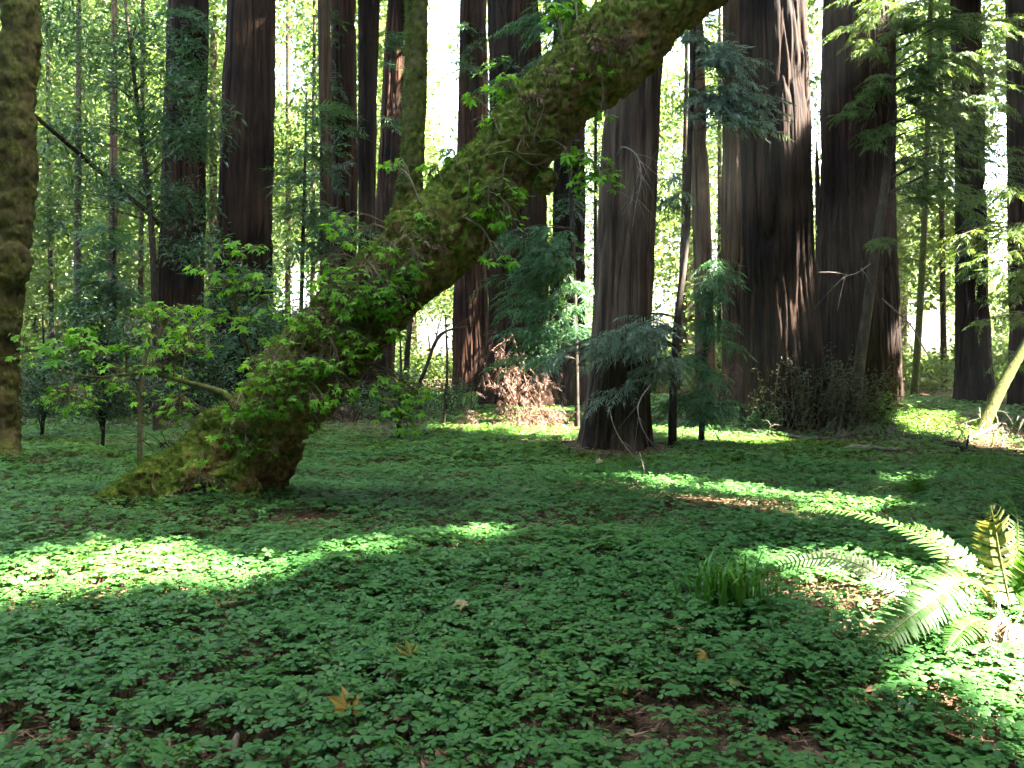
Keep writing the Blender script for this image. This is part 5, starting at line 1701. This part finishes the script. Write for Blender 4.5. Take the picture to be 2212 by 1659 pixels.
for i in range(230):
    t = rng.uniform(0, 2 * math.pi)
    q = rng.uniform(7, 26)
    x, y = q * math.cos(t), 4 + q * math.sin(t)
    if y > 0 and abs(x) < .66 * y + 3.0:
        continue
    if y > 28:
        continue
    h = rng.uniform(6, 13)
    tr, P = far_tree_parts(x, y, h, 2.6, 420, .1)
    zz = np.arange(0.5, h, .5)
    if not in_shaft(np.stack([x + 0 * zz, y + 0 * zz, zz], 1), .4).any():
        fw.add(*tr, 0)
    a = rng.uniform(0, 6.3, len(P))
    keep = np.ones(len(P), bool)
    for f in (0, .4, .8, 1.2, 1.6):
        keep &= ~in_shaft(P + f * np.stack([np.cos(a), np.sin(a), 0 * a - .15], 1), .3)
    px, py = proj(P)
    keep &= ~((P[:, 1] > .3) & (px > -200) & (px < 2400) & (py > -300))
    P, a = P[keep], a[keep]
    k = len(P)
    scatter(fw, COARSE, P, a, rng.normal(-.1, .3, k), rng.normal(0, .4, k), rng.uniform(.6, 1.0, k), 1)
tag(fw.build("unseen_shading_forest", [M['thin_bark'], M['canopy']]), kind='stuff')
fw = Acc()
# understorey
for i in range(300):
    y = rng.uniform(25, 95)
    x = rng.uniform(-1, 1) * (.64 * y + 3)
    n = 70
    P = np.array([x, y, g0(x, y) + .6 + .012 * (y - 25)]) + rng.normal(size=(n, 3)) * np.array([1.2, 1.0, .55])
    P[:, 2] = np.maximum(P[:, 2], gz(P[:, 0], P[:, 1]) + .05)
    P = P[open_sky(P, rng.random(n))]
    k = len(P)
    scatter(fw, CLUMP, P, rng.uniform(0, 6.3, k), rng.normal(0, .4, k), rng.normal(0, .4, k), rng.uniform(.8, 1.4, k), 1)
tag(fw.build("undergrowth", [M['thin_bark'], M['forest_leaf']]), kind='stuff')

# individual slender trees in the middle distance
def slim_tree(px, pyb, Y, w, lean, label, bark='thin_bark', leaves=0, top=-300):
    stem = [(px, 830, Y, w), (px + lean * .4, 600, Y, w * .85), (px + lean * .7, 300, Y, w * .7), (px + lean, top, Y, w * .45)]
    P, R = stem_axis(stem)
    root = thing("slender_tree", P[0], label, 'tree')
    a = Acc()
    a.add(*tube(P, R, 10))
    a.build("trunk", M[bark], root, smooth=True)
    a = Acc()
    n = 90 if leaves == 0 else leaves
    j = rng.integers(14, 40, n)
    E = P[j] + rng.normal(size=(n, 3)) * np.array([.9, .9, .5])
    E = E[open_sky(E, rng.random(n))]
    k = len(E)
    scatter(a, CLUMP, E, rng.uniform(0, 6.3, k), rng.normal(0, .4, k), rng.normal(0, .4, k), .9, 1)
    for i in range(0, k, 6):
        b = P[np.argmin(np.abs(P[:, 2] - E[i][2] + .4))]
        a.add(*tube(np.array([b, (b + E[i]) / 2 + np.array([0, 0, .1]), E[i]]), np.array([.015, .01, .004]), 3, False), m=0)
    a.build("crown", [M['dark_bark'], M['forest_leaf']], root)


slim_tree(240, 830, 26, 22, 8, "straight pinkish slender trunk left of the first large redwood", 'redwood_grey')
slim_tree(165, 830, 27, 18, 6, "slender trunk with a dark mossy foot in the bright left background")
slim_tree(115, 830, 30, 12, -14, "thin leaning trunk just right of the left-edge maple")
slim_tree(300, 830, 28, 13, 10, "thin grey trunk between the pinkish trunk and the laurel stem")
slim_tree(458, 830, 30, 22, 4, "pale slender trunk in the slit between the first two large redwoods", 'redwood_grey')
slim_tree(622, 830, 34, 14, 0, "sun-bleached thin trunk in the bright gap right of the broad brown redwood", 'redwood_grey')
slim_tree(672, 830, 30, 12, 8, "thin dark trunk grazing the left of the pale grey bole")
slim_tree(1284, 830, 24, 10, 4, "very thin dark trunk in the bright slit left of the shaggy redwood", 'dark_bark', 60)
slim_tree(1462, 830, 27, 14, 26, "slim pale trunk showing beyond the conifer right of the shaggy redwood")
slim_tree(1553, 830, 32, 12, 2, "thin trunk in the bright slit left of the greyish straight redwood")
slim_tree(1975, 830, 24, 16, 40, "leaning thin trunk in the sunny opening right of the massive redwood", 'maple_green')
slim_tree(2040, 830, 28, 14, -10, "slim trunk left of the reddish redwood on the right", 'thin_bark')

# ------------------------------------------------------------------ air between the trees
def build_haze():
    a = Acc()
    x0, x1, y0, y1, z0, z1 = -130, 130, -60, 130, -1.5, 45
    V_ = [(x, y, z) for z in (z0, z1) for y in (y0, y1) for x in (x0, x1)]
    a.add(V_, Q=[(0, 2, 3, 1), (4, 5, 7, 6), (0, 1, 5, 4), (2, 6, 7, 3), (0, 4, 6, 2), (1, 3, 7, 5)])
    m, n, l = mat_base("forest_air")
    v = n.new("ShaderNodeVolumePrincipled")
    v.inputs["Color"].default_value = (0.92, 0.95, 0.9, 1)
    v.inputs["Density"].default_value = 0.0005
    v.inputs["Anisotropy"].default_value = 0.3
    o = n.new("ShaderNodeOutputMaterial")
    l.new(v.outputs[0], o.inputs["Volume"])
    tag(a.build("haze", m), kind='stuff')


build_haze()
